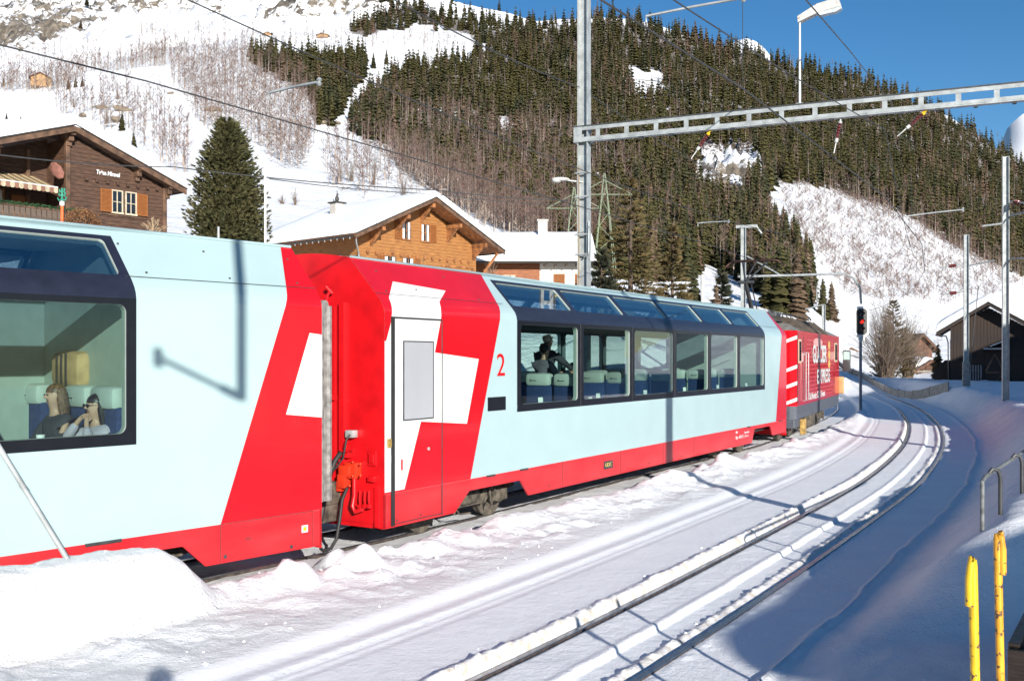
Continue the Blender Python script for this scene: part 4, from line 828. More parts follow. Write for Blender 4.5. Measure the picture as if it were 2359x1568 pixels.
# ================================================================ people
def skinned(name,pts,edges,rad,m,parent,sub=1):
    me=bpy.data.meshes.new(name); me.from_pydata([Vector(p) for p in pts],edges,[]); o=bpy.data.objects.new(name,me); C.objects.link(o)
    mo=o.modifiers.new('s','SKIN'); mo.use_smooth_shade=True
    for i,r in enumerate(rad): me.skin_vertices[0].data[i].radius=(r,r); me.skin_vertices[0].data[i].use_root=(i==0)
    s=o.modifiers.new('u','SUBSURF'); s.levels=sub; s.render_levels=sub
    dg=bpy.context.evaluated_depsgraph_get(); m2=bpy.data.meshes.new_from_object(o.evaluated_get(dg)); bpy.data.objects.remove(o)
    m2.materials.clear(); m2.materials.append(m); m2.polygons.foreach_set('use_smooth',[True]*len(m2.polygons)); m2.name=name
    return link(name,m2,parent)
def person(label,loc,rotz,top,hair,hairstyle,arms,stand=False,glasses=True,scale=1.0,legs_m='cloth_dark',group=None):
    """built round the centre of the head, facing local +x"""
    if stand: J=dict(knee=(.02,.10,-1.15),foot=(.0,.10,-1.60),toe=(.16,.12,-1.62))
    else: J=dict(knee=(.42,.11,-.68),foot=(.40,.11,-1.10),toe=(.55,.12,-1.12))
    P=[(-.01,0,-.70),(-.03,0,-.52),(-.045,0,-.36),(-.045,0,-.24),(-.02,0,-.155),(.005,0,-.085),(.012,0,-.01),(.0,0,.055)]
    R=[.13,.115,.13,.085,.05,.062,.085,.075]; Ed=[(i,i+1) for i in range(7)]
    jp=[(-.01,0,-.70),(-.03,0,-.52),(-.045,0,-.36),(-.045,0,-.235),(-.03,0,-.19)]; jr=[.155,.14,.165,.13,.082]; je=[(i,i+1) for i in range(4)]
    for sg in (-1,1):
        el,ha,tip=arms[0 if sg<0 else 1]; sh=(-.045,sg*.17,-.255); b=len(P)
        P+=[sh,el,ha,tip]; R+=[.036,.030,.026,.022]; Ed+=[(3,b),(b,b+1),(b+1,b+2),(b+2,b+3)]
        b=len(jp); mid=tuple(el[i]*.1+ha[i]*.9 for i in range(3)); jp+=[sh,el,mid]; jr+=[.092,.062,.046]; je+=[(3,b),(b,b+1),(b+1,b+2)]
    tp=[(-.01,0,-.70)];tr_=[.14];te=[]
    for sg in (-1,1):
        b=len(P); k_=(J['knee'][0],sg*J['knee'][1],J['knee'][2]); f_=(J['foot'][0],sg*.11,J['foot'][2]); t_=(J['toe'][0],sg*.12,J['toe'][2])
        P+=[(0,sg*.09,-.74),k_,f_,t_]; R+=[.085,.055,.038,.035]; Ed+=[(0,b),(b,b+1),(b+1,b+2),(b+2,b+3)]
        b=len(tp); tp+=[(0,sg*.09,-.74),k_,tuple(k_[i]*.08+f_[i]*.92 for i in range(3))]; tr_+=[.10,.07,.055]; te+=[(0,b),(b,b+1),(b+1,b+2)]
    fg=MB()
    for sg in (-1,1):
        el,ha,tip=[Vector(q) for q in arms[0 if sg<0 else 1]]; d_=(tip-ha).normalized(); sd_=d_.cross(Vector((0,0,1)))
        if sd_.length<.1: sd_=Vector((0,1,0))
        sd_.normalize(); up_=sd_.cross(d_).normalized()
        for q,(o_,l_) in enumerate(((-.030,.060),(-.010,.070),(.010,.066),(.030,.050))):
            p0=tip+sd_*o_*.7-d_*.02; p1=p0+d_*l_*.55+sd_*o_*.3; p2=p1+d_*l_*.30-up_*l_*.25; p3=p2+d_*l_*.05-up_*l_*.28; fg.tube([p0,p1,p2,p3],[.0095,.0088,.008,.006],7)
        p0=ha.lerp(tip,.35)+sd_*sg*.012; p1=p0+sd_*sg*.028+d_*.025; fg.tube([p0,p1,p1+d_*.030-up_*.008],[.011,.010,.007],7)
    # nose
    b=len(P); P+=[(.085,0,-.005),(.108,0,-.02)]; R+=[.02,.012]; Ed+=[(6,b),(b,b+1)]
    for sg in (-1,1): b=len(P); P+=[(.0,sg*.088,.0)]; R+=[.018]; Ed+=[(6,b)]
    root=thing('person',label,'person',loc,rotz,group); root.scale=(scale,)*3
    skinned('body',P,Ed,R,M['skin'],root); fg.build('fingers',M['skin'],root,True)['kind']='stuff'; skinned('top',jp,je,jr,M[top],root); skinned('trousers',tp,te,tr_,M[legs_m],root)
    h=MB(); h.ball((-.022,0,.035),.098,.092,.092,18,12)
    if hairstyle=='long':
        for k in range(15):
            a=PI*(.52+.96*k/14); ry=.085; x=-.01+.085*math.cos(a); y=ry*math.sin(a)
            h.tube([(x*.8,y*.8,.06),(x*1.02,y*1.02,-.04),(x*1.1-.01,y*1.12,-.15),(x*1.0-.02,y*1.25,-.27)],[.03,.032,.03,.012],7)
    else:
        for k in range(26):
            a=random.uniform(0,2*PI); e=random.uniform(.2,1.3); x=-.022+.092*math.cos(a)*math.cos(e); y=.088*math.sin(a)*math.cos(e); z=.035+.088*math.sin(e)
            if x>.06: continue
            h.ball((x,y,z),.022,.022,.018,7,5)
    h.build('hair',M[hair],root,True)
    f=MB()
    for sg in (-1,1): f.ball((.082,sg*.033,.012),.008,.013,.009,8,6)
    f.build('eyes',M['cloth_dark'],root,True)
    f=MB(); f.ball((.076,0,-.054),.006,.017,.0045,8,5); f.build('mouth',M['lips'],root,True)
    if glasses:
        f=MB()
        for sg in (-1,1): f.ball((.094,sg*.034,.008),.006,.028,.019,10,7)
        f.tube([(.09,-.06,.012),(.01,-.09,.012)],.003,5); f.tube([(.09,.06,.012),(.01,.09,.012)],.003,5); f.build('sunglasses',M['blackgloss'],root,True)
    return root
rest=[((.10,-.24,-.50),(.30,-.16,-.55),(.37,-.12,-.55)),((.10,.24,-.50),(.30,.16,-.55),(.37,.12,-.55))]
A1=PI/2-C1['a']+PI
person('seated woman with long brown hair in a dark jacket, looking left at the end window',LX(C1,-2.62,.90,2.115),A1,'cloth_dark','hair_brown','long',rest,glasses=False)
hand=[((.22,-.20,-.36),(.13,-.07,-.14),(.10,-.03,-.09)),((.16,.22,-.44),(.12,.07,-.16),(.095,.03,-.10))]
person('seated woman with long black hair and sunglasses in a lilac top, chin on her hand',LX(C1,-2.43,.45,2.02),A1,'cloth_lilac','hair_black','long',hand)
person('passenger in a red jacket mostly hidden at the left edge of the picture',LX(C1,-4.0,.95,2.02),A1+.3,'cloth_red','hair_grey','short',rest,glasses=False)
A2=PI/2-C2['a']
st1=[((.12,-.24,-.50),(.30,-.10,-.42),(.36,-.06,-.40)),((.14,.22,-.48),(.34,.10,-.44),(.40,.05,-.43))]
person('standing woman with short black hair, sunglasses and a patterned scarf behind the first window',LX(C2,6.10,1.15,2.62),A2-.25,'cloth_grey','hair_black','short',st1,stand=True)
st2=[((.20,-.26,-.42),(.46,-.30,-.56),(.56,-.30,-.58)),((.06,.25,-.50),(.2,.2,-.6),(.26,.18,-.62))]
person('tall man in a dark pullover standing behind the woman at the first window',LX(C2,6.75,1.45,2.80),A2,'cloth_dark','hair_grey','short',st2,stand=True)
person('passenger with dark hair whose head shows above the headrests in the second window',LX(C2,8.5,1.85,2.25),A2+PI,'cloth_dark','hair_brown','short',rest,glasses=False)
sc=MB(); sc.ball((.02,0,-.17),.085,.085,.05,12,7); sc.bbox(.06,.10,-.04,.04,-.42,-.18,.01)
# photographer: stands behind the camera, only the shadow of the head reaches the picture
person('photographer standing on the snow ramp behind the camera',(.0,-.22,2.52),PI/2,'cloth_dark','hair_grey','short',[((.05,-.27,-.40),(.20,-.09,-.16),(.23,-.05,-.10)),((.05,.27,-.40),(.20,.09,-.16),(.23,.05,-.10))],stand=True,glasses=False)

# ================================================================ buildings
def snow_roof(parent,xa,xb,zr,ze,xr,y0,y1,th,name='roof_snow'):
    """snow blanket over a gable roof: rake profile in x,z, extruded along y with rounded rims"""
    n=18; prof=[]
    def zr_(x): return zr-(zr-ze)*(abs(x-xr)/((xb-xr) if x>xr else (xr-xa)))
    xs=[xa+(xb-xa)*k/n for k in range(n+1)]
    ys=[y0,y0+.06,y0+.25]+[y0+.25+(y1-y0-.5)*k/10 for k in range(1,10)]+[y1-.25,y1-.06,y1]; mb=MB(); vs=[]; m=len(ys)
    def lift(x,y):
        e=min(x-xa,xb-x); f=math.sqrt(max(0,1-max(0,1-e/.35)**2)); g=math.sqrt(max(0,1-max(0,1-min(y-y0,y1-y)/.25)**2))
        return th*(.25+.75*f)*(.35+.65*g)*(1+.16*float(fbm(x*.9+zr,y*.9,3,81)))
    xs=sorted(set(xs+[xa+.08,xa+.2,xb-.08,xb-.2])); n=len(xs)-1
    for y in ys: 
        for x in xs:
            rr=math.exp(-((x-xr)/.5)**2)*.10
            vs.append((x,y,zr_(x)-rr+lift(x,y)))
    for y in ys:
        for x in xs: vs.append((x,y,zr_(x)))
    N=(n+1)*m; fs=[]
    for j in range(m-1):
        for i in range(n): a=j*(n+1)+i; fs.append((a,a+1,a+n+2,a+n+1)); fs.append((N+a,N+a+n+1,N+a+n+2,N+a+1))
    for i in range(n): fs.append((i,N+i,N+i+1,i+1)); a=(m-1)*(n+1)+i; fs.append((a,a+1,N+a+1,N+a))
    for j in range(m-1): a=j*(n+1); fs.append((a,a+n+1,N+a+n+1,N+a)); a+=n; fs.append((a,N+a,N+a+n+1,a+n+1))
    mb.add(vs,fs); return mb.build(name,M['roofsnow'],parent,True)
def log_wall(parent,x0,x1,z0,roofz,y,m,hl=.16,name='wall',seg=None):
    """horizontal log courses, each a little proud of the joint, cut to the roof line"""
    mb=MB(); z=z0; k=0
    zm=max(roofz(x0+(x1-x0)*i/20) for i in range(21))
    mb_back=[]
    while z<zm-.02:
        zt=min(z+hl-.012,zm)
        xs=[x0+(x1-x0)*i/40 for i in range(41)]; ok=[x for x in xs if roofz(x)>=zt-.02]
        if len(ok)>1:
            a,b=ok[0],ok[-1]; j=.006*((k*7)%3-1)
            mb.prism([(a,z),(b,z),(b,zt),(a,zt)],y-.03-j,y+.1)
        z+=hl;k+=1
    mb.prism([(x0,z0)]+[(x1,z0)]+[(x,roofz(x)) for x in [x1-(x1-x0)*i/20 for i in range(21)]],y,y+.12)
    o=mb.build(name,m,parent); o['kind']='stuff'; return o
def window(parent,x,z,w,h,y,frame,shut=None,sw=.42,mull=2,cur=False,gm=None):
    f=MB(); t=.05
    f.box(x-w/2-t,x-w/2,y-.05,y+.02,z-t,z+h+t); f.box(x+w/2,x+w/2+t,y-.05,y+.02,z-t,z+h+t); f.box(x-w/2,x+w/2,y-.05,y+.02,z+h,z+h+t); f.box(x-w/2-.06,x+w/2+.06,y-.09,y+.02,z-t-.02,z-.0)
    for k in range(1,mull): xx=x-w/2+w*k/mull; f.box(xx-.018,xx+.018,y-.035,y-.005,z,z+h)
    f.box(x-w/2,x+w/2,y-.034,y-.006,z+h*.48,z+h*.48+.025)
    o=f.build('window',frame,parent)
    g=MB(); g.box(x-w/2,x+w/2,y-.012,y+.0,z,z+h); g.build('pane',gm or M['darkglass'],o)
    if cur:
        c=MB(); c.box(x-w/2+.02,x-w/2+w*.3,y-.02,y-.013,z+.02,z+h-.02); c.box(x+w/2-w*.3,x+w/2-.02,y-.02,y-.013,z+.02,z+h-.02); c.build('curtain',M['curtain'],o)
    if shut:
        for sg in shut:
            a=x-w/2-t-sw if sg<0 else x+w/2+t; s=MB(); s.box(a,a+.05,y-.07,y-.035,z-.03,z+h+.03); s.box(a+sw-.05,a+sw,y-.07,y-.035,z-.03,z+h+.03); s.box(a+.05,a+sw-.05,y-.07,y-.035,z-.03,z+.02); s.box(a+.05,a+sw-.05,y-.07,y-.035,z+h-.02,z+h+.03)
            q=z+.03
            while q<z+h-.04: s.add([(a+.05,y-.065,q),(a+sw-.05,y-.065,q),(a+sw-.05,y-.040,q+.05),(a+.05,y-.040,q+.05)],[(0,1,2,3)]); q+=.052
            s.box(a+.05,a+sw-.05,y-.040,y-.030,z,z+h)
            s.build('shutter',M['shutter'],parent)
    return o
def roof_boards(parent,xa,xb,zr,ze,xr,y0,y1,m,mf,th=.14):
    d=MB()
    for a,b,za,zb in ((xa,xr,ze,zr),(xr,xb,zr,ze)):
        d.prism([(a,za-th),(b,zb-th),(b,zb),(a,za)],y0+.05,y1)
    d.build('roof',m,parent)
    for a,b,za,zb in ((xa,xr,ze,zr),(xr,xb,zr,ze)):
        d=MB(); d.prism([(a,za-th-.12),(b,zb-th-.12),(b,zb+.02),(a,za+.02)],y0,y0+.05); d.build('rake_board',mf,parent)
        d=MB(); d.prism([(a,za-.02),(b,zb-.02),(b,zb+.035),(a,za+.035)],y0-.05,y0-.003); d.build('rake_trim',M['metalroof'],parent)
    for x,z in ((xa,ze),(xb,ze)):
        d=MB(); d.tube([(x,y0+.1,z-.1),(x,y1,z-.1)],.07,8); d.build('gutter',M['metalroof'],parent)
def purlins(parent,pos,y0,y1,m):
    for x,z in pos:
        d=MB(); d.bbox(x-.10,x+.10,y0,y1,z-.22,z,.015); d.bbox(x-.10,x+.10,y0+.15,y1,z-.44,z-.22,.015); d.bbox(x-.09,x+.09,y0+.3,y1,z-.62,z-.44,.015); d.build('purlin',m,parent)
# ---- dark chalet above the near coach
ch1=thing('chalet','dark brown timber chalet with deep roof snow, striped awning and white name lettering','chalet',(-17.96,40,0),math.radians(52))
rz=lambda x: 11.5-abs(x)*.36
log_wall(ch1,0,4.42,7.2,rz,0,M['wood_dark'],.165)
log_wall(ch1,-5.2,-.08,7.0,lambda x:rz(x),1.5,M['wood_dark'],.165)
d=MB(); d.box(4.34,4.44,.12,9,6.5,9.9); d.build('side_wall',M['wood_dark'],ch1)
d=MB(); d.box(-.10,0,-.02,1.62,7.2,11.3); d.build('side_wall',M['wood_dark'],ch1)
for x in (-.02,4.36): d=MB(); d.bbox(x-.09,x+.09,-.12,.05,7.2,rz(x)-.02,.015); d.build('corner_post',M['wood_mid'],ch1)
d=MB(); d.bbox(-1.0,-.86,1.3,1.5,7.2,10.9,.015); d.build('corner_post',M['wood_mid'],ch1)
roof_boards(ch1,-5.4,5.1,11.78,9.90,0,-.62,9.3,M['wood_mid'],M['wood_mid'])
snow_roof(ch1,-5.45,5.15,11.80,9.92,0,-.66,9.3,.56)
purlins(ch1,[(0,11.62),(-2.9,10.65),(3.0,10.62),(4.45,10.05)],-.5,.5,M['wood_mid'])
for k in range(8):
    d=MB(); d.bbox(.75+.46*k-.05,.75+.46*k+.05,-.14,.0,9.72,9.86,.01); d.build('beam_end',M['wood_dark'],ch1)
window(ch1,2.13,8.58,.42,.88,-.03,M['frame'],(-1,),.5); window(ch1,2.76,8.58,.42,.88,-.03,M['frame'],(1,),.5)
d=MB(); d.box(1.3,3.8,-.09,-.03,8.42,8.47); d.build('window_ledge',M['wood_mid'],ch1)
for k in range(5): d=MB(); d.box(1.75+.42*k,1.80+.42*k,-.05,-.03,7.78,7.95); d.build('wall_vent',M['frame'],ch1)
lettering('Tgèsa Miraval',.24,(1.2,-.07,10.0),(PI/2,0,0),M['white'],ch1,wid=1.05,bold=.035,shear=.12)
# loggia: door window, curtains, awning, dish, balcony
for k in range(3): window(ch1,-3.9+.85*k,7.9,.62,1.25,1.47,M['wood_orange2'],None,mull=2,cur=True)
d=MB(); d.box(-1.55,-1.0,1.42,1.49,7.9,9.0); d.build('shutter',M['shutter'],ch1)
stripe_mats=[mat('awning_sand',(.50,.40,.22),.8,var=.05),mat('awning_brown',(.17,.11,.07),.8,var=.08)]
aw=MB(); 
for k in range(26):
    aw.cur=k%2; x=-5.0+.17*k; aw.add([(x,1.4,9.85),(x+.17,1.4,9.85),(x+.17,-.35,9.22),(x,-.35,9.22)],[(0,1,2,3)])
awo=aw.build('awning_cloth',stripe_mats,ch1)
vm=[mat('valance_red',(.22,.11,.075),.8),mat('valance_cream',(.42,.36,.25),.8)]
aw=MB()
for k in range(26):
    aw.cur=k%2; x=-5.0+.17*k; aw.add([(x,-.36,9.22),(x+.17,-.36,9.22),(x+.17,-.37,9.03),(x+.13,-.37,8.99),(x+.04,-.37,8.99),(x,-.37,9.03)],[(0,1,2,3,4,5)])
aw.build('valance',vm,ch1); d=MB(); d.tube([(-5.0,-.35,9.225),(-.58,-.35,9.225)],.03); d.build('awning_bar',M['white'],ch1)
d=MB(); R_=Matrix.Translation((-.55,-.1,9.9))@Matrix.Rotation(math.radians(70),4,'X')@Matrix.Rotation(math.radians(18),4,'Y'); d.lathe([(.001,-.02),(.2,0),(.36,.07),(.37,.09),(.2,.02),(.001,0)],n=8,M=R_); d.tube([(-.55,-.1,9.85),(-.3,.2,9.7)],.02); d.build('satellite_dish',mat('brown_red_dish',(.26,.11,.08),.6),ch1)
rail_m=mat('balcony_board',(.11,.08,.06),.75,var=.25,bump=.003,stretch=(1,1,8))
bo=None
for k in range(27):
    x=-5.3+.205*k
    if bo is None:
        d=MB(); d.prism([(0,7.0),(.175,7.0),(.175,7.25),(.16,7.35),(.175,7.45),(.175,8.16),(0,8.16)],-1.14,-1.11); bo=d.mesh('balcony_board',rail_m)
    o=link('balcony_board',bo,ch1); o.location=(x,0,0)
d=MB(); d.bbox(-5.4,.25,-1.17,-1.05,8.16,8.25,.015); d.build('balcony_rail',M['wood_mid'],ch1)
d=MB(); d.box(-5.4,.2,-1.1,1.5,6.95,7.05); d.build('balcony_floor',M['wood_mid'],ch1)
g=MB()
for k in range(900):
    x=random.uniform(-5.3,.15); q=Vector((x,-1.18+random.uniform(-.06,.08),8.24+random.uniform(-.05,.07))); g.add([q,q+Vector((random.uniform(-.07,.07),random.uniform(-.07,.07),random.uniform(-.02,.08))),q+Vector((random.uniform(-.05,.05),random.uniform(-.05,.05),.05))],[(0,1,2)])
gl=g.build('evergreen_garland',mat('garland_green',(.02,.07,.02),.9,var=.4,vscale=20),ch1); gl['kind']='stuff'
chim=MB(); chim.bbox(-1.4,-.75,5.0,5.6,10.8,12.35,.02); c_=chim.build('chimney',M['chimney'],ch1); d=MB(); d.prism([(-1.6,12.4),(-1.07,12.58),(-.55,12.4),(-.55,12.45),(-1.07,12.64),(-1.6,12.45)],4.9,5.7); d.build('chimney_cap',M['metalroof'],c_)
def chimney_figure(parent,x,y,z,s=1):
    d=MB(); d.ball((x,y,z+.14*s),.09*s,.08*s,.14*s,10,7); d.ball((x+.02*s,y,z+.33*s),.05*s,.05*s,.06*s,10,7); d.tube([(x,y,z+.25*s),(x+.02*s,y,z+.34*s)],.04*s); d.tube([(x-.06*s,y,z+.05*s),(x-.16*s,y,z+.02*s),(x-.2*s,y,z+.10*s)],.02*s); d.tube([(x+.01*s,y,z+.38*s),(x,y,z+.5*s)],.018*s); d.build('cat_figure',M['metalroof'],parent,True)
chimney_figure(c_,-1.07,5.3,12.62,1.2)
def star(parent,c,r,m,plane='x'):
    d=MB(); P6=[(c[0]+(r if k%2==0 else r*.5)*math.sin(PI*k/6),c[1],c[2]+(r if k%2==0 else r*.5)*math.cos(PI*k/6)) for k in range(12)]; d.tube(P6+[P6[0]],.014,5); return d.build('star_decoration',m,parent)
d=MB(); c=(-3.6,-1.22,7.75)
for k in range(3): d.tube([(c[0]-.2+.07*k,c[1],c[2]-.25+.16*k),(c[0],c[1],c[2]+.22),(c[0]+.2-.07*k,c[1],c[2]-.25+.16*k),(c[0]-.2+.07*k,c[1],c[2]-.25+.16*k)],.01,5)
d.build('wire_tree_decoration',M['steel'],ch1)
star(ch1,(-3.6,-1.0,9.95),.16,M['steel'])
for nm,px,Y,z0,z1 in (('garden_post',143,37.0,6.9,8.14),):
    p=at(px,500,Y); t=thing('garden_post','orange garden post topped by a green curled iron figure beside the balcony','post',(p.x,Y,0))
    d=MB(); d.tube([(0,0,z0-.4),(0,0,z1)],.055,10); d.build('shaft',mat('orange_paint',(.7,.13,.03),.5),t); d=MB(); d.lathe([(.06,z1),(.09,z1+.03),(.09,z1+.16),(.05,z1+.18)]); d.build('white_collar',M['white'],t,True)
    d=MB(); 
    for z_,w_ in ((z1+.25,.16),(z1+.42,.12),(z1+.56,.10)): d.tube([(-w_,0,z_+.05),(-w_*.8,0,z_-.04),(0,0,z_),(w_*.8,0,z_-.04),(w_,0,z_+.05),(w_*.7,0,z_+.09)],.028,6)
    d.tube([(0,0,z1+.15),(0,0,z1+.66)],.035,6); d.build('iron_figure',mat('green_iron',(.03,.25,.17),.5),t,True)
def shrub(name,label,cat,c,r,h,m,n=2600,sz=.07,group=None,stems=None):
    t=thing(name,label,cat,(c[0],c[1],c[2]),0,group); g=MB()
    for k in range(n):
        a=random.uniform(0,2*PI);e=math.asin(random.uniform(-.2,1));rr=random.uniform(.72,1.04); q=Vector((r*math.cos(a)*math.cos(e)*rr,r*math.sin(a)*math.cos(e)*rr,h*.28+h*.72*math.sin(e)*rr)); u=Vector((random.gauss(0,1),random.gauss(0,1),random.gauss(0,1))).normalized()*sz; v=Vector((random.gauss(0,1),random.gauss(0,1),random.gauss(0,1))).normalized()*sz
        g.add([q,q+u,q+v],[(0,1,2)])
    o=g.build('leaves',m,t); o['kind']='stuff'
    s=MB()
    for k in range(14):
        a=2*PI*k/14; s.tube([(0,0,-.3),(r*.4*math.cos(a),r*.4*math.sin(a),h*.4),(r*.8*math.cos(a),r*.8*math.sin(a),h*.75)],[.025,.015,.006],5)
    s.build('stems',M['wood_dark'],t); return t
p=at(188,520,37.5); shrub('round_hedge','brown-leaved round hedge in front of the dark chalet wall','hedge',(p.x,37.5,7.05),.72,1.05,M['twig'])
# ---- honey-coloured chalet behind the red end of the second coach
ch2=thing('chalet','honey-coloured timber chalet with snowy roof and star decorations behind the second coach','chalet',(-8.56,55,0),math.radians(48))
rz2=lambda x: 11.55-abs(x-4.7)*.448
log_wall(ch2,0,9.39,4.0,rz2,0,M['wood_orange'],.19)
d=MB(); d.box(0,.12,.12,8,4,9.45); d.build('side_wall',M['wood_orange'],ch2)
d=MB(); d.box(9.27,9.39,.12,8,4,9.45); d.build('side_wall',M['wood_orange'],ch2)
roof_boards(ch2,-1.25,10.65,11.80,9.13,4.7,-1.35,8.6,M['wood_orange2'],M['wood_mid'],.13)
snow_roof(ch2,-1.3,10.7,11.83,9.16,4.7,-1.4,8.6,.50)
for x,z in ((4.7,11.45),(.9,9.75),(2.75,10.6),(6.9,10.47),(9.1,9.5)):
    d=MB(); d.bbox(x-.11,x+.11,-1.2,.3,z-.24,z,.015); o=d.build('purlin',M['wood_orange2'],ch2)
    d=MB(); d.prism([(-.95,z-.24),(0,z-.24),(0,z-1.05)],x-.07,x+.07,axis='x'); d.build('bracket',M['wood_orange2'],ch2)
window(ch2,3.55,9.35,.62,1.0,-.03,M['wood_orange2'],(-1,),.52,cur=True); window(ch2,5.05,9.35,.62,1.0,-.03,M['wood_orange2'],(1,),.52,cur=True)
window(ch2,2.3,7.1,.8,1.15,-.03,M['wood_orange2'],(-1,),.5,cur=True); window(ch2,3.7,7.1,.8,1.15,-.03,M['wood_orange2'],(1,),.5,cur=True)
for k in range(14):
    x=.62+.62*k; d=MB(); d.bbox(x-.07,x+.07,-.16,0,8.28,8.45,.012); d.build('beam_end',M['wood_orange2'],ch2)
d=MB(); d.box(6.5,9.0,-.034,.3,6.3,7.95); d.build('loggia_opening',M['wood_dark'],ch2)
d=MB(); d.bbox(6.4,9.15,-.10,-.03,7.95,8.05,.01); d.bbox(6.4,6.52,-.1,-.03,6.3,7.95,.01); d.bbox(8.98,9.12,-.1,-.03,6.3,7.95,.01); d.build('loggia_frame',M['wood_orange2'],ch2)
for x in (7.35,8.15): star(ch2,(x,-.2,7.45),.24,M['white'])
for x in (6.85,8.85):
    d=MB(); d.tube([(x-.15,-.2,6.75),(x-.17,-.2,7.05),(x,-.2,7.2),(x+.17,-.2,7.05),(x+.15,-.2,6.75),(x-.15,-.2,6.75)],.02,5); d.tube([(x,-.2,6.75),(x,-.2,7.2)],.018,5); d.build('lantern_decoration',M['white'],ch2)
d=MB(); d.tube([(10.35,-1.0,9.0),(9.45,-.0,7.1)],.09,6); d.build('eave_brace',M['wood_orange2'],ch2)
d=MB(); d.tube([(-1.1,-1.2,9.0),(-1.0,-1.1,8.7),(-.1,-.2,8.2),(-.05,-.15,4)],.04,8); d.build('downpipe',M['steel'],ch2,True)
d=MB(); d.bbox(-.06,-.01,1.4,4.6,7.55,8.25,.01); d.build('roller_shutter_box',mat('grey_box',(.4,.4,.4),.5),ch2)
for k in range(16): d=MB(); d.box(-1.3,-1.26,-.9+.55*k,-.87+.55*k,8.86,8.98); d.build('gutter_hook',M['steel'],ch2)
d=MB(); d.bbox(1.9,2.55,4.4,5.0,9.6,11.75,.02); c_=d.build('chimney',M['chimney'],ch2); d=MB(); d.bbox(1.8,2.65,4.3,5.1,11.75,11.83,.01); d.build('chimney_cap',M['metalroof'],c_); chimney_figure(c_,2.22,4.7,11.83,1.4)
d=MB()
# ---- low house with cream gable part
h3=thing('house','low snow-roofed house, half reddish timber and half cream plaster, behind the tall grey mast','house',(-2.6,66,0),0)
log_wall(h3,0,4.45,3.5,lambda x:8.75,0,M['wood_red'],.19)
d=MB(); d.box(4.45,7.6,-.02,.12,3.5,8.75); d.build('plaster_wall',M['plaster'],h3)
d=MB(); d.box(7.48,7.6,.12,7.0,3.5,8.75); d.box(0,.12,.12,7,3.5,8.75); d.build('side_wall',M['plaster'],h3)
window(h3,2.4,7.1,.75,.8,-.03,M['frame'],None,cur=True); window(h3,6.45,6.95,.55,1.05,-.03,M['white'],(-1,1),.75,cur=True,gm=M['curtain'])
d=MB(); d.prism([(-1.0,8.72),(-1.0,8.82),(3.5,11.0),(7.8,8.9),(7.8,8.78),(3.5,10.88)],-.5,8.1,M=None,axis='x'); d.build('roof',M['wood_mid'],h3)
d=MB(); d.tube([(-.5,-1.05,8.72),(8.1,-1.05,8.72)],.08,8); d.build('gutter',M['metalroof'],h3)
for k in range(5): d=MB(); d.box(4.7+.7*k,4.8+.7*k,-.75,0,8.5,8.62); d.build('rafter_end',M['wood_mid'],h3)
hs=bpy.data.objects.new('roof_snow_pivot',None); bpy.data.objects.remove(hs)
sn=snow_roof(h3,-1.1,7.9,11.0,8.8,3.5,-8.2,.6,.42); sn.rotation_euler=(0,0,PI/2)
d=MB(); d.bbox(4.4,5.05,2.4,3.0,9.8,11.9,.02); c_=d.build('chimney',M['chimney'],h3); d=MB(); d.bbox(4.33,5.12,2.33,3.07,11.9,12.0,.01); d.build('chimney_cap',M['chimney'],c_)
# ---- weathered barn on the right
bn=thing('barn','weathered dark board barn with thick roof snow at the right edge','barn',(27.45,62,0),math.radians(-27))
rzb=lambda x: 5.62-abs(x-2.15)*.60
brd=[]
for k in range(24):
    x=k*.19; 
    d=MB(); zt=min(rzb(x+.02),rzb(x+.17)); d.prism([(0,.4),(.175,.4),(.175,rzb(x+.175)-.05),(0,rzb(x)-.05)],-.03+random.uniform(-.012,.012),.01); o=d.build('board',M['barnboard'],bn); o.location=(x,0,0)
for k in range(12):
    d=MB(); d.prism([(0,.4),(.175,.4),(.175,3.6),(0,3.6)],0,.04,axis='x'); o=d.build('board',M['barnboard'],bn); o.location=(-.02,.05+.19*k,0)
d=MB(); d.prism([(0,.3),(4.5,.3),(4.5,rzb(4.5)-.08),(2.15,5.5),(0,rzb(0)-.08)],.03,3.5); d.build('inner_wall',M['barnboard'],bn)
roof_boards(bn,-.75,5.1,5.85,3.98,2.15,-.9,4.0,M['barnboard'],M['barnboard'],.08)
snow_roof(bn,-.82,5.2,5.88,4.02,2.15,-.95,4.0,.55)
d=MB(); d.box(1.98,3.05,-.09,-.04,.4,2.75); dr=d.build('barn_door',M['barnboard'],bn)
for a,b in (((2.0,-.1,.45),(3.0,-.1,1.5)),((2.0,-.1,1.6),(2.5,-.1,2.7)),((3.0,-.1,1.6),(2.5,-.1,2.7)),((2.0,-.1,1.55),(3.0,-.1,1.55))):
    m_=MB(); m_.bar(a,b,.03,.10); m_.build('door_brace',M['wood_mid'],dr)
d=MB(); d.prism([(1.85,2.9),(3.2,2.9),(3.2,2.96),(1.85,2.96)],-.6,0); d.prism([(2.2,3.05),(3.4,3.55),(3.4,3.6),(2.2,3.1)],-.7,0); d.build('porch_roof',M['barnboard'],bn)
d=MB(); d.tube([(2.25,-.5,3.13),(3.3,-.5,3.58)],.05,6); d.tube([(1.9,-.4,3.0),(2.9,-.4,3.0)],.05,6); d.build('porch_snow',M['roofsnow'],bn,True)
d=MB(); d.tube([(-.75,-.7,3.85),(-.2,-.7,3.8),(-.12,-.1,3.4),(-.12,-.08,2.6),(-.08,-.08,.8)],.04,8); d.build('downpipe',M['darksteel'],bn,True)
for k in range(6): d=MB(); d.box(.95+.15*k,1.03+.15*k,-.10,-.06,.4,2.0); d.build('leaning_slat',M['slat'],bn)
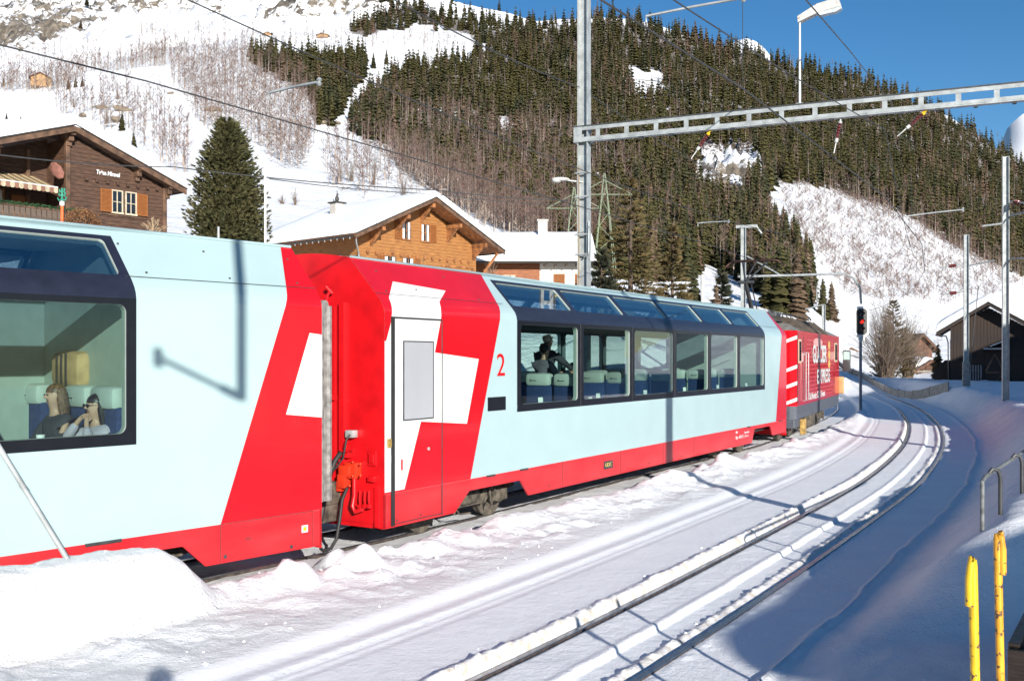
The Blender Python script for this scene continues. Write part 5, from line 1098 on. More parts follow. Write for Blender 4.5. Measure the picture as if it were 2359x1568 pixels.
d=MB(); d.prism([(-1.0,.4),(-.1,.4),(-.1,2.3),(-.35,2.3),(-1.0,1.6)],.6,3); d.build('lean_to',M['barnboard'],bn)
# ---- hay barns on the slope and huts in the valley
def hut(label,px,py,w,hw,rise,m,rot,depth=None,Yf=None,cat='hay barn',roofm=None,snow=.3):
    Y=Yf or ray_Y(px,py); p=at(px,py,Y); g=gz(p.x,Y) if Yf is None else p.z
    t=thing('hay_barn' if cat!='house' else 'house',label,cat,(p.x,Y,g-.3),rot); dpt=depth or w
    f=lambda x: hw+rise-abs(x)*rise/(w/2)
    nb=max(6,int(w/.5))
    for k in range(nb):
        x0=-w/2+w*k/nb; x1=-w/2+w*(k+1)/nb-.02; d=MB(); d.prism([(x0,.9),(x1,.9),(x1,f(x1)),(x0,f(x0))],-.04+.03*(k%2),.02); d.build('board',m,t)
    d=MB(); d.prism([(-w/2,.9),(w/2,.9),(w/2,hw),(0,hw+rise),(-w/2,hw)],.03,dpt); d.build('wall',m,t)
    d=MB(); d.box(-w/2+.1,w/2-.1,.1,dpt-.1,-.8,.9); d.build('base',M['concrete'],t)
    d=MB()
    for k in range(3): d.box(-w/2,w/2,-.03,.05,.0+.3*k,.16+.3*k)
    o=d.build('log_base',M['wood_mid'],t); o['kind']='stuff'
    roof_boards(t,-w/2-.5,w/2+.5,hw+rise+.15,hw-.25,0,-.6,dpt+.4,M['wood_mid'],roofm or M['hutwood'],.1)
    if snow: snow_roof(t,-w/2-.5,w/2+.5,hw+rise+.17,hw-.22,0,-.3,dpt+.4,snow)
    return t
hut('hay barn of pale boards standing on the open snow slope at far left',93,207,5.2,3.6,1.2,M['barnwood'],.35,snow=.2)
hut('left of the two small hay barns below the rocky mountain face',616,86,5.0,2.0,1.1,M['barnwood'],.3,5,snow=.3)
hut('right of the two small hay barns below the rocky mountain face',742,84,6.5,2.2,.8,M['barnwood'],-.1,5,snow=.3)
hut('brick-red gabled hut half hidden behind the bare bush in the valley',2118,838,2.7,1.8,1.3,M['hutwood'],.2,2.5,Yf=96,cat='house',snow=0)
hut('low log hut with snow roof between the bush and the dark barn',2135,868,4.5,1.0,.7,M['wood_dark'],.5,3,Yf=88,cat='hut',snow=.35)
hut('low timber shed beyond the locomotive front',1955,855,3.0,1.9,.6,M['hutwood'],.1,2.5,Yf=98,cat='shed',snow=.35)
# ---- station buildings behind the photographer, whose shadows fall across the line
def plain_house(name,label,x,y,rot,w,dp,hw,rise,wm,roofsn=.3,over=.7):
    t=thing(name,label,'building',(x,y,0),rot)
    d=MB(); d.prism([(0,-.5),(w,-.5),(w,hw),(0,hw)],0,dp); d.build('wall',wm,t)
    d=MB(); d.prism([(-over,hw),(w+over,hw),(w/2,hw+rise)],-over,dp+over); d.build('roof',M['wood_mid'],t)
    snow_roof(t,-over,w+over,hw+rise+.02,hw+.02,w/2,-over,dp+over,roofsn)
    for k in range(max(2,int(w/3))):
        for z in (1.0,3.8)[:max(1,int(hw/3))]: window(t,1.5+3*k,z,1.0,1.2,-.03,M['frame'],None,cur=True); window(t,1.5+3*k,z,1.0,1.2,dp+.06,M['frame'],None)
    return t
_n,_a=10.66,-2.0
plain_house('station_building','station building behind the photographer',.862*_n+.507*_a,-.507*_n+.862*_a,math.radians(-30.5),8,2.9,4.9,1.3,M['plaster'])
plain_house('timber_house','tall timber house right of the line, outside the picture',23.4,13.7,math.radians(-27),14,32,9.5,2.0,M['wood_dark'])

# ================================================================ masts, gantry, signal, lamps
def ibeam(mb,x,y,z0,z1,w=.24,h=.24,rot=0,tf=.02):
    Mx=Matrix.Translation((x,y,0))@Matrix.Rotation(rot,4,'Z')
    mb.box(-w/2,-w/2+tf,-h/2,h/2,z0,z1,Mx); mb.box(w/2-tf,w/2,-h/2,h/2,z0,z1,Mx); mb.box(-w/2+tf,w/2-tf,-.012,.012,z0,z1,Mx)
def Hg(x,y): return float(ground_z(np.array([x]),np.array([y]))[0])
mast_rot=math.radians(-24)
mp=at(1345,310,25.); 
m1=thing('catenary_mast','tall grey steel catenary mast rising behind the second coach in the middle of the picture','mast',(mp.x,mp.y,0),mast_rot)
d=MB(); ibeam(d,0,0,-.5,12.5,.27,.27); d.build('column',M['steel'],m1)
for z in (5.05,5.55,6.5,7.1):
    d=MB(); d.box(-.16,.16,-.15,-.136,z,z+.05); d.tube([(-.2,-.15,z+.02),(.2,-.15,z+.02)],.018,6); d.build('clamp',M['steel'],m1)
d=MB(); d.tube([(-.11,-.10,-.3),(-.11,-.10,7.3)],.022,6); d.build('cable_duct',mat('brown_duct',(.22,.16,.10),.6),m1)
d=MB(); d.tube([(.05,-.15,5.0),(.18,-.17,5.1),(.19,-.17,5.9)],.02,6); d.build('side_pipe',M['steel'],m1)
zb=8.10
bm_=thing('gantry_beam','grey perforated steel gantry beam running from the tall mast across the tracks to upper right','gantry',(mp.x,mp.y,zb),mast_rot)
d=MB(); Lb=14.6
d.box(-.22,Lb,-.165,-.15,.08,.168); 
d.build('top_chord',M['steel'],bm_)
d=MB(); d.box(-.22,Lb,-.17,.0,.17,.205); d.build('top_flange',M['darksteel'],bm_)
d=MB(); d.box(-.22,Lb,-.16,0,-.20,-.17); d.box(-.22,Lb,-.165,-.15,-.17,-.09); d.build('bottom_chord',M['steel'],bm_)
d=MB(); d.box(-.22,-.0,-.17,-.15,-.21,.21); d.box(-.22,.2,.0,.16,-.2,-.17); d.build('end_plate',M['steel'],bm_)
x=.42;k=0
while x<Lb:
    d=MB(); d.box(x-.055,x+.055,-.158,-.145,-.17,.17); d.box(x-.05,x-.038,-.145,-.02,-.17,.17); d.build('web_plate',M['steel'],bm_)
    if k%1==0: d=MB(); d.box(x-.02+.32,x+.32+.06,-.14,0,-.235,-.20); d.build('batten',M['darksteel'],bm_)
    x+=.745;k+=1
def on_beam(px): 
    xp=(px-CX)/F; c,s=math.cos(mast_rot),math.sin(mast_rot); return (xp*mp.y-mp.x)/(c-xp*s)
def bp(t,off=-.1,dz=0): c,s=math.cos(mast_rot),math.sin(mast_rot); return Vector((mp.x+c*t-s*off,mp.y+s*t+c*off,zb+dz))
q=bp(on_beam(1843)); yl=thing('yard_lamp','weathered floodlight on a thin post standing on the gantry beam','lamp',tuple(q+Vector((0,0,.2))),mast_rot)
d=MB(); d.tube([(0,0,-.02),(0,0,1.92)],[.032,.026],8); d.box(-.08,.08,-.06,.06,-.02,.02); d.build('post',M['steel'],yl,True)
d=MB(); d.prism([(-.03,1.86),(-.04,2.0),(.38,2.22),(.80,2.30),(.86,2.28),(.92,2.10),(.40,2.02),(.02,1.88)],-.10,.10); d.build('housing',M['lamp_shell'],yl)
d=MB(); d.prism([(.42,1.96),(.42,2.02),(.92,2.10),(.92,2.05),(.80,1.99)],-.085,.085); d.build('lens',M['lamp_glass'],yl)
for px,dx_,dz_,lab in ((1638,-.22,-.30,'left'),(1937,-.10,-.52,'middle'),(2135,-.42,-.36,'right')):
    q=bp(on_beam(px),-.08,-.2); ins=thing('insulator','%s of the three brown ribbed insulators hanging under the gantry beam'%lab,'insulator',tuple(q),mast_rot)
    v=Vector((dx_,0,dz_)).normalized(); Mz=Vector((0,0,1)).rotation_difference(v).to_matrix().to_4x4()
    d=MB(); d.lathe([(.02,.0),(.02,.10)],M=Mz,n=8); d.lathe([(.045,.07),(.045,.12)],M=Mz,n=10); d.build('yellow_collar' if lab!='middle' else 'collar',M['yellow'] if lab!='middle' else M['steel'],ins)
    d=MB(); pr=[(.025,.12)]
    for j in range(5): pr+=[(.03,.13+.065*j),(.062,.15+.065*j),(.03,.17+.065*j)]
    pr+=[(.025,.46)]; d.lathe(pr,M=Mz,n=14); d.build('ribbed_body',M['ceramic'],ins,True)
    d=MB(); d.lathe([(.04,.46),(.04,.54),(.015,.56),(.012,.80)],M=Mz,n=10); d.build('end_fitting',M['lamp_shell'],ins,True)
# right support of the gantry (outside the picture)
q=bp(14.3,0); m2=thing('catenary_mast','grey steel mast carrying the far end of the gantry, outside the picture','mast',(q.x,q.y,0),mast_rot); d=MB(); ibeam(d,0,0,-.5,8.4,.27,.27); d.build('column',M['steel'],m2)
# second gantry above the photographer: only the shadow of its drop tube is in the picture
g2=thing('catenary_gantry','grey gantry over the photographer whose drop tube shades the near coach','gantry',(.50,.70,0),math.radians(-40))
d=MB(); d.tube([(0,0,5.2),(0,0,8.3)],.055,8); d.build('drop_tube',M['steel'],g2)
_R=Matrix.Rotation(math.radians(40),4,'Z'); _e=_R@Vector((-.62,-.72,.42)); d=MB(); d.tube([(0,0,5.22),tuple(Vector((0,0,5.22))+_e)],.03,6); d.tube([(0,0,5.22),tuple(Vector((0,0,5.22))+_e*.25)],.05,6); d.lathe([(.02,0),(.06,.03),(.03,.06),(.06,.09),(.03,.12),(.06,.15),(.02,.2)],c=tuple(Vector((0,0,5.12))+_e),n=8); d.build('registration_arm',M['steel'],g2)
d=MB(); d.box(-13.3,.15,-.15,.0,8.2,8.5); d.build('beam',M['steel'],g2)
d=MB(); ibeam(d,-13,0,-.5,8.6); o=d.build('column',M['steel'],g2)
# mast on the bank right of the picture; its shadow crosses the snow and climbs the second coach
mm=thing('catenary_mast','grey mast on the bank outside the right edge, its shadow crossing the tracks','mast',(7.0,9.3,0),0); zz=Hg(7.0,9.3)
d=MB(); ibeam(d,0,0,zz-.5,9.0,.20,.20,math.radians(-31)); d.build('column',M['steel'],mm)
d=MB(); d.tube([(0,0,6.6),(-1.6,.9,6.9)],.03,6); d.tube([(0,0,5.6),(-1.6,.9,6.85)],.025,6); d.build('bracket_arm',M['steel'],mm)
# masts on the right
def mast_right(label,px,py0,py1,Y,w,arms):
    p=at(px,py1,Y); z1=EYE-(py0-HY)/F*Y; t=thing('catenary_mast',label,'mast',(p.x,Y,0),math.radians(-18))
    g=min(p.z,gz(p.x,Y)); d=MB(); ibeam(d,0,0,min(g,p.z)-.8,z1,w,w); d.build('column',M['steel'],t)
    for (a,b,kind) in arms:
        A=at(a[0],a[1],Y)-Vector((p.x,Y,0)); B=at(b[0],b[1],Y-1)-Vector((p.x,Y,0)); Ri=Matrix.Rotation(math.radians(18),4,'Z'); A=Ri@A;B=Ri@B
        d=MB(); d.tube([A,B],.035,6); o=d.build('bracket_arm',M['steel'],t)
        if kind:
            m_=A.lerp(B,.35); n_=A.lerp(B,.65); d=MB(); v=(n_-m_); Lv=v.length; Mz=Matrix.Translation(m_)@Vector((0,0,1)).rotation_difference(v).to_matrix().to_4x4(); pr=[(.03,0)]
            for j in range(5): pr+=[(.035,Lv*(j+.1)/5),(.085,Lv*(j+.5)/5),(.035,Lv*(j+.9)/5)]
            d.lathe(pr,M=Mz,n=10); d.build('insulator',M['ceramic'],t,True)
    return t
mast_right('taller grey H-section mast in front of the dark barn at the right edge',2315.5,361,905,36.,.22,[((2322,464),(2362,468),1),((2322,498),(2362,488),0),((2308,515),(2262,521),0),((2322,596),(2362,594),0)])
mast_right('shorter grey mast left of the dark barn, with a pale concrete foot',2225,541,890,50.,.24,[((2219,609),(2165,616),1),((2219,672),(2168,678),1),((2231,612),(2290,600),0)])
p=at(2225,850,50.); d=MB(); d.bbox(-.17,.17,-.17,.17,.6,2.25,.02); o=d.build('concrete_foot',M['concrete'],None); o.parent=bpy.data.objects['catenary_mast.004'] if 'catenary_mast.004' in bpy.data.objects else None
t=mast_right('grey mast with short crosshead standing left of the pantograph',1712,523,760,40.,.20,[])
d=MB(); d.bbox(-.30,.55,-.06,.06,7.70,7.82,.01); d.tube([(.5,0,7.76),(.72,0,7.45)],.04,6); d.build('crosshead',M['steel'],t)
a=at(1712,637,40.)-Vector((at(1712,637,40.).x,40.,0)); Ri=Matrix.Rotation(math.radians(18),4,'Z')
pts=[at(1700,637,40.),at(1830,634,41.5),at(1945,630,43),at(1965,640,43.3),at(1980,662,43.6),at(1983,700,43.7)]
d=MB(); d.tube([Ri@(q-Vector((t.location.x,t.location.y,0))) for q in pts],.05,8); d.tube([Ri@(at(1720,590,40.)-Vector((t.location.x,t.location.y,0))),Ri@(at(1800,635,41.3)-Vector((t.location.x,t.location.y,0)))],.03,6); d.build('boom',M['steel'],t,True)
t=mast_right('short grey mast end showing above the locomotive roof',1897,701,760,56.,.20,[]) ; d=MB(); Ri=Matrix.Rotation(math.radians(18),4,'Z'); o0=Vector((t.location.x,t.location.y,0)); d.tube([Ri@(at(1893,702,56.)-o0),Ri@(at(1855,712,54)-o0)],.035,6); d.tube([Ri@(at(1881,703,55.5)-o0),Ri@(at(1881,664,55.5)-o0),Ri@(at(1889,633,55.5)-o0)],.03,6); d.build('bracket_arm',M['steel'],t)
# signal
Ys=43.7; ps=at(1982,942,Ys); sg=thing('railway_signal','railway signal with red light lit and white-edged black board beside the curve','signal',(ps.x,Ys,0),math.radians(4))
def sz(py): return EYE-(py-HY)/F*Ys
d=MB(); d.tube([(0,0.02,Hg(ps.x,Ys)-.4),(0,0.02,sz(786))],.065,10); d.tube([(0,.02,sz(786)),(0,.02,sz(775))],.05,8); d.build('post',mat('signal_post_grey',(.16,.17,.20),.5),sg,True)
def octo(w,h,c): return [(-w/2+c,-h/2),(w/2-c,-h/2),(w/2,-h/2+c),(w/2,h/2-c),(w/2-c,h/2),(-w/2+c,h/2),(-w/2,h/2-c),(-w/2,-h/2+c)]
zc=sz(741); d=MB(); d.prism([(a,b+zc) for a,b in octo(.66,1.34,.15)],-.10,-.07); bd=d.build('board',M['white'],sg)
d=MB(); d.prism([(a,b+zc) for a,b in octo(.49,1.14,.10)],-.112,-.101); d.build('board_face',mat('black_board',(.01,.01,.01),.5),bd)
for k,m_ in ((1,M['darkglass']),(0,M['redlight']),(-1,mat('dark_red_lens',(.06,.01,.01),.2))):
    d=MB(); d.lathe([(.001,0),(.085,0),(.075,.02),(.001,.03)],n=16,M=Matrix.Translation((0,-.115,zc+.33*k))@Matrix.Rotation(PI/2,4,'X')); ln=d.build('lens',m_,sg,True)
    d=MB(); 
    for j in range(9):
        a=PI*(.0+j/8); b=PI*(j+1)/8
        if j<8: d.add([(.10*math.cos(a),-.115,zc+.33*k+.10*math.sin(a)),(.10*math.cos(b),-.115,zc+.33*k+.10*math.sin(b)),(.10*math.cos(b),-.27,zc+.33*k+.10*math.sin(b)),(.10*math.cos(a),-.27,zc+.33*k+.10*math.sin(a))],[(0,1,2,3)])
    d.build('hood',M['darksteel'],sg)
d=MB(); d.box(-.14,.14,-.09,-.07,sz(785),sz(773.5)); pl=d.build('number_plate',M['white'],sg); lettering('C',.14,(-.06,-.095,sz(784)),(PI/2,0,0),M['darksteel'],pl)
# street lamps, poles, pylons
q=at(1338,418,25.); sl=thing('street_lamp','pale cobra-head street lamp sticking out left of the tall mast','lamp',tuple(q),math.radians(4))
d=MB(); d.tube([(.05,0,-.02),(-.35,0,.02)],.022,8); d.build('arm',M['lamp_shell'],sl,True)
d=MB(); d.ball((-.52,0,.045),.24,.09,.055,16,8); d.ball((-.62,0,.02),.12,.08,.07,14,8); d.build('head',M['lamp_shell'],sl,True)
q=at(1617,700,47.); sl=thing('street_lamp','small white platform lamp post behind the roof of the second coach','lamp',(q.x,47,0),0)
d=MB(); zt=EYE-(632-HY)/F*47; d.tube([(0,0,1),(0,0,zt)],.07,8); d.tube([(0,0,zt-.05),(.35,0,zt)],.02,6); d.build('post',M['lamp_shell'],sl,True); d=MB(); d.tube([(0,0,EYE-(692-HY)/F*47),(.3,0,EYE-(688-HY)/F*47)],.02,6); d.ball((.42,0,EYE-(687-HY)/F*47),.22,.08,.06,12,6); d.build('head',M['lamp_shell'],sl,True)
for lab,px,y0,Y,r,m_ in (('tall thin white pole beside the big pine',611,406,33.,.035,M['white']),('short pale stub of a pole above the near coach in front of the pine',503,525,26.,.03,M['steel'])):
    q=at(px,y0,Y); t=thing('thin_pole',lab,'pole',(q.x,Y,0)); d=MB(); d.tube([(0,0,gz(q.x,Y)-.5),(0,0,q.z)],[r*1.2,r],8); d.build('shaft',m_,t,True); d=MB(); d.ball((0,0,q.z),r*1.3,r*1.3,r*1.3,8,6); d.build('cap',m_,t,True)
def pylon(label,px,y0,Y):
    q=at(px,y0,Y); t=thing('power_pylon',label,'pylon',(q.x,Y,0)); g=gz(q.x,Y)-1; zt=q.z
    for sx in (-1,1):
        for sy in (-1,1): d=MB(); d.bar((sx*1.15,sy*1.0,g),(0.05*sx,.05*sy,zt),.07,.07); d.build('leg',M['green_steel'],t)
    d=MB(); 
    for k in range(1,9):
        f=k/9; z=g+(zt-g)*f; f2=(k+1)/9; z2=g+(zt-g)*min(f2,1); w=1.15*(1-f); w2=1.15*(1-min(f2,1)); s=1 if k%2 else -1
        d.bar((-s*w,-w*.8,z),(s*w2,-w2*.8,z2),.05,.05)
    o=d.build('lattice',M['green_steel'],t); o['kind']='stuff'
    for zz_,l in ((zt-1.9,2.5),): d=MB(); d.bar((-l,0,zz_),(l,0,zz_),.07,.07); d.bar((-l,0,zz_),(0,0,zz_+1.3),.06,.06); d.bar((l,0,zz_),(0,0,zz_+1.3),.06,.06); d.build('crossarm',M['green_steel'],t)
pylon('left of the two green lattice pylons, just left of the tall mast',1322,432,90.); pylon('right of the two green lattice pylons, just right of the tall mast',1392,400,90.)
# overhead wires
def wire(name,label,pts,r=.012,sag=0,n=24):
    v=[]
    for a,b in zip(pts,pts[1:]):
        a=Vector(a);b=Vector(b)
        for k in range(n): f=k/n; v.append(a.lerp(b,f)-Vector((0,0,4*sag*f*(1-f))))
    v.append(Vector(pts[-1])); d=MB(); d.tube(v,r,6); o=d.build(name,M['wire'],None,True); tag(o,label,'wire'); return o
def along(P_,a,b,z,step=6): return [(P_[int(k*10)][0],P_[int(k*10)][1],z) for k in np.arange(a,b,step) if k*10<len(P_)]
wire('contact_wire','contact wire over the train track touched by the pantograph',[(x_,y_,5.95-.5*min(1,k_/4.5)) for k_,(x_,y_,z_) in enumerate(along(TRN,6,108,5.45,9))],.009,n=4)
wire('messenger_wire','upper suspension wire over the train track',along(TRN,6,108,6.75,27),.009,.35)
wire('contact_wire','contact wire over the empty near track',along(TRK,6,100,5.6,9),.010,n=4)
wire('messenger_wire','upper suspension wire over the empty near track',along(TRK,6,100,6.9,27),.009,.35)
for P_,lab in ((TRN,'train'),(TRK,'empty')):
    for s_i,k in enumerate(np.arange(10,min(96,len(P_)*.1-1),7)):
        x,y=P_[int(k*10)]; f=((k-6)%27)/27; zt=(6.75 if P_ is TRN else 6.9)-4*.35*f*(1-f); zb_=(5.45 if P_ is TRN else 5.6); d=MB(); d.tube([(x,y,zb_),(x,y,zt)],.004,4); o=d.build('dropper_wire',M['wire']); tag(o,'thin vertical dropper wire between the two wires above the %s track'%lab,'wire','droppers above the %s track'%lab)
wire('feeder_wire','dark feeder wire falling from the top edge to the tall mast',[at(880,-15,17.),at(1333,201,25.),at(1700,430,46)],.013,.1)
wire('feeder_wire','dark wire crossing the sky past the yard lamp',[at(1845,-12,17),at(1957,118,26),at(2100,300,60)],.014,.0)
wire('service_wire','upper of the thin grey service wires in front of the snowy gully',[at(-40,352,30.),at(400,385,36.),at(1000,438,42.),at(1340,462,46.)],.022,.1)
wire('service_wire','lower of the thin grey service wires above the honey-coloured chalet',[at(620,412,40.),at(1000,447,46),at(1340,474,50.)],.018,.1)
for lab,a,b,Y in (('left tubular steady arm in front of the dark spruce patch',(620,214),(735,189),15.),('tubular steady arm in the sky right of the tall mast',(1488,38),(1712,-4),15.),('tubular steady arm above the right-hand snow slope',(2088,498),(2217,483),28.),('small tubular steady arm left of the short crosshead mast',(1607,514),(1678,510),34.)):
    A=at(*a,Y);B=at(*b,Y-.6); d=MB(); d.tube([A+Vector((0,0,-.10)),A,A.lerp(B,.5)+Vector((0,0,.01)),B],.02,6); o=d.build('steady_arm',M['steel'],None,True); tag(o,lab,'steady arm')
    d=MB(); d.lathe([(.02,-.06),(.045,-.03),(.02,0),(.045,.03),(.02,.06)],c=tuple(B),n=8); e=d.build('clamp',M['steel'],o,True); 
wire('guy_wire','thin diagonal wire right of the dark barn masts',[at(2253,660,50),at(2232,860,48)],.02)
# ================================================================ foreground right
# guy tube standing in the heap in front of the near coach
A=at(163,1300,8.75); B=at(-60,935,8.35); t=thing('guy_tube','leaning grey steel tube stuck in the snow heap before the near coach','tube',(0,0,0)); d=MB(); d.tube([A+(A-B).normalized()*.3,B+(B-A)*1.2],.024,10); d.build('tube',M['steel'],t,True); d=MB(); d.tube([A+(B-A)*.5,A+(B-A)*.52],.028,10); d.build('sleeve',M['steel'],t,True)
# yellow posts
def ypost(label,px,py,Y,m_,flip):
    q=at(px,py,Y); t=thing('yellow_post',label,'post',(q.x,Y,0),0); lean=.035
    g=Hg(q.x,Y); d=MB(); d.tube([(.0+lean*(q.z-g)*.5+.01,0,g-.3),(0,0,q.z-.05),(0,0,q.z-.015)],[.0215,.0215,.017],16); d.build('shaft',m_,t,True)
    s=-1 if not flip else 1
    d=MB(); d.tube([(s*.004,-.012,q.z-.055),(s*.008,-.014,q.z-.02),(s*.010,-.012,q.z+.0),(s*.014,-.012,q.z-.04),(s*.021,-.012,q.z-.10),(s*.022,-.012,q.z-.235)],[.010,.018,.014,.018,.020,.020],12); d.build('hook',m_,t,True)
    return t
ypost('nearer yellow steel post with chipped paint and folded hook, left one of two',2240,1280,4.72,M['yellow'],False)
ypost('farther yellow-orange steel post with chipped paint, right one of two beside the cart',2297,1222,5.41,M['yellowred'],True)  # same chipped orange paint over the whole shaft
ca=thing('luggage_cart','brown-painted cart with sloping side boards and yellow frame in the lower right corner','cart',(2.985,6.0,-.455),math.radians(57))
g=Hg(3.3,6.0)+.455
d=MB(); d.prism([(.02,-.045),(.02,.0),(.16,.07),(.16,.03)],0,2.2) if False else None
d.box(.0,2.2,-.05,-.02,.98,1.205); d.build('side_board',M['cartwood'],ca)
d=MB(); d.bbox(-.01,2.2,-.085,-.02,1.208,1.235,.006); d.build('top_rail',M['cartwood'],ca)
d=MB(); d.bbox(-.035,-.002,-.16,-.02,.86,1.20,.005); d.build('end_post',M['cartwood'],ca)
d=MB(); d.bbox(-.03,2.2,-.16,-.052,.93,.975,.006); d.build('bottom_rail',M['cartwood'],ca)
d=MB(); d.bbox(-.035,-.002,-1.0,-.162,.86,1.0,.006); d.build('end_board',M['cartwood'],ca)
d=MB(); d.bbox(.0,2.2,-1.0,-.16,.80,.86,.006); d.build('floor_frame',M['cartwood'],ca)
for k in range(9): d=MB(); d.box(.02,2.15,-.24-.08*k,-.19-.08*k,.862,.90); d.build('grating_bar',M['concrete'],ca)
d=MB(); d.bbox(-.06,1.9,-.22,-.10,.66,.79,.01); d.bbox(-.06,1.9,-.95,-.85,.66,.79,.01); d.build('yellow_frame',M['yellowred'],ca)
for x in (.35,1.7):
    for y in (-.15,-.9):
        o=link('wheel',WH,ca); o.location=(x,y,g+.26); o.scale=(.75,.75,.75)
# handrail
hr=thing('handrail','bent grey tubular handrail half buried in the snow bank at the right edge','handrail',(0,0,0))
A=at(2262,1188,9.5); T1=at(2262,1108,9.5); T2=at(2270,1096,9.6); E_=at(2360,1038,12.0); E2=at(2440,985,15.5)
d=MB(); d.tube([A-Vector((0,0,.35)),T1,T2,T2.lerp(E_,.05),E_,E2],.021,10); d.build('rail',M['railgrey'],hr,True)
d=MB(); q=T2.lerp(E_,.07); d.tube([q+Vector((-.02,0,-.02)),q+Vector((.03,0,.05)),q+Vector((.09,0,.03)),q+Vector((.11,0,-.04)),q+Vector((.11,0,-.40))],.020,10); d.build('hoop',M['darksteel'],hr,True)
d=MB(); q=T2.lerp(E_,.62); d.tube([q+Vector((-.02,0,-.02)),q+Vector((.03,0,.05)),q+Vector((.09,0,.03)),q+Vector((.11,0,-.04)),q+Vector((.11,0,-.40))],.020,10); d.build('hoop',M['darksteel'],hr,True)
# plank revetment beyond the curve
fn=thing('plank_barrier','low grey plank barrier holding back the snow beyond the curve','barrier',(0,0,0))
A=Vector((at(1925,872,84).x,84,0));B=Vector((at(2185,888,52).x,52,0)); n_=18
for k in range(n_):
    a=A.lerp(B,k/n_);b=A.lerp(B,(k+.96)/n_); ga,gb=Hg(a.x,a.y-.3),Hg(b.x,b.y-.3); za=ga+.42; d=MB(); d.bar(a+Vector((0,0,ga+.12)),b+Vector((0,0,gb+.12)),.08,.62); d.build('plank',M['concrete'],fn)
    if k%2==0: d=MB(); d.box(a.x-.05,a.x+.05,a.y-.12,a.y-.02,.2,za+.05); d.build('stake',M['wood_dark'],fn)

# ================================================================ vegetation
def leafmat(name,cols,rnd,snow=.0,rough=.85):
    m=bpy.data.materials.new(name); m.use_nodes=True; n=m.node_tree; b=n.nodes['Principled BSDF']; L=n.links.new; b.inputs['Roughness'].default_value=rough; b.inputs['Specular IOR Level'].default_value=.15
    if rnd: src=n.nodes.new('ShaderNodeObjectInfo').outputs['Random']
    else: a=n.nodes.new('ShaderNodeAttribute'); a.attribute_name='tone'; src=a.outputs['Fac']
    cr=n.nodes.new('ShaderNodeValToRGB'); L(src,cr.inputs[0]); el=cr.color_ramp.elements
    for i,(p,c) in enumerate(cols):
        e=el[i] if i<2 else el.new(p); e.position=p; e.color=(*c,1)
    geo=n.nodes.new('ShaderNodeNewGeometry'); no=n.nodes.new('ShaderNodeTexNoise'); no.inputs['Scale'].default_value=1.6; no.inputs['Detail'].default_value=4; L(geo.outputs['Position'],no.inputs['Vector'])
    mv=n.nodes.new('ShaderNodeMapRange'); mv.inputs[1].default_value=.3; mv.inputs[2].default_value=.7; mv.inputs[3].default_value=.65; mv.inputs[4].default_value=1.35; L(no.outputs[0],mv.inputs[0])
    mu=n.nodes.new('ShaderNodeVectorMath'); mu.operation='SCALE'; L(cr.outputs[0],mu.inputs[0]); L(mv.outputs[0],mu.inputs['Scale']); out=mu.outputs[0]
    if snow:
        n2=n.nodes.new('ShaderNodeTexNoise'); n2.inputs['Scale'].default_value=.9; n2.inputs['Detail'].default_value=7; n2.inputs['Roughness'].default_value=.75; L(geo.outputs['Position'],n2.inputs['Vector'])
        n3=n.nodes.new('ShaderNodeTexNoise'); n3.inputs['Scale'].default_value=.025; L(geo.outputs['Position'],n3.inputs['Vector'])
        ad=n.nodes.new('ShaderNodeMath'); ad.operation='MULTIPLY_ADD'; L(n3.outputs[0],ad.inputs[0]); ad.inputs[1].default_value=.5; L(n2.outputs[0],ad.inputs[2])
        r=n.nodes.new('ShaderNodeMapRange'); r.inputs[1].default_value=snow; r.inputs[2].default_value=snow+.03; L(ad.outputs[0],r.inputs[0])
        mx=n.nodes.new('ShaderNodeMix'); mx.data_type='RGBA'; L(r.outputs[0],mx.inputs[0]); L(out,mx.inputs[6]); mx.inputs[7].default_value=(.7,.72,.75,1); out=mx.outputs[2]
    L(out,b.inputs['Base Color']); return m
GREENS=[(0,(.055,.055,.022)),(.35,(.080,.070,.026)),(.6,(.045,.050,.026)),(.80,(.090,.074,.032)),(.88,(.125,.085,.055)),(1,(.15,.105,.07))]
M['forest']=leafmat('spruce_needles_far',GREENS,False,.94); M['spruce']=leafmat('spruce_needles',GREENS,True,.94)
BR=[(0,(.15,.088,.076)),(.5,(.115,.074,.064)),(1,(.17,.125,.10))]
M['brush']=leafmat('bare_twigs_far',BR,False); M['twigs']=leafmat('bare_twigs',BR,True)
M['bark']=mat('pale_birch_bark',(.36,.29,.24),.8,var=.2,vscale=1.5); M['barkd']=mat('dark_bark',(.10,.07,.05),.9,var=.3,bump=.01)
def conifer(levels,nb,r0,seed,wide=.16,droop=.75):
    R=np.random.default_rng(seed); v=[];f=[]
    for l in range(levels):
        fl=l/(levels-1); z=.06+.92*fl; rad=wide*(1-fl)**.68*(1+.12*R.standard_normal())+.008
        n=max(4,int(nb*(1-.4*fl)))
        for k in range(n):
            a=2*PI*(k+R.uniform(-.3,.3))/n+l*1.3; rr=rad*R.uniform(.7,1.15); c,s=math.cos(a),math.sin(a); wd=rr*R.uniform(.45,.7)+.006; zz=z+R.uniform(-.035,.035)
            b=len(v); v+=[(0,0,zz+.03),(c*rr*.55-s*wd,s*rr*.55+c*wd,zz-rr*droop*.45),(c*rr,s*rr,zz-rr*droop*.8),(c*rr*.55+s*wd,s*rr*.55-c*wd,zz-rr*droop*.45)]
            f+=[(b,b+1,b+2),(b,b+2,b+3)]
    b=len(v); v+=[(.008,0,.9),(-.004,.007,.9),(-.004,-.007,.9),(0,0,1.0)]; f+=[(b,b+1,b+3),(b+1,b+2,b+3),(b+2,b,b+3)]
    return np.array(v),np.array(f)
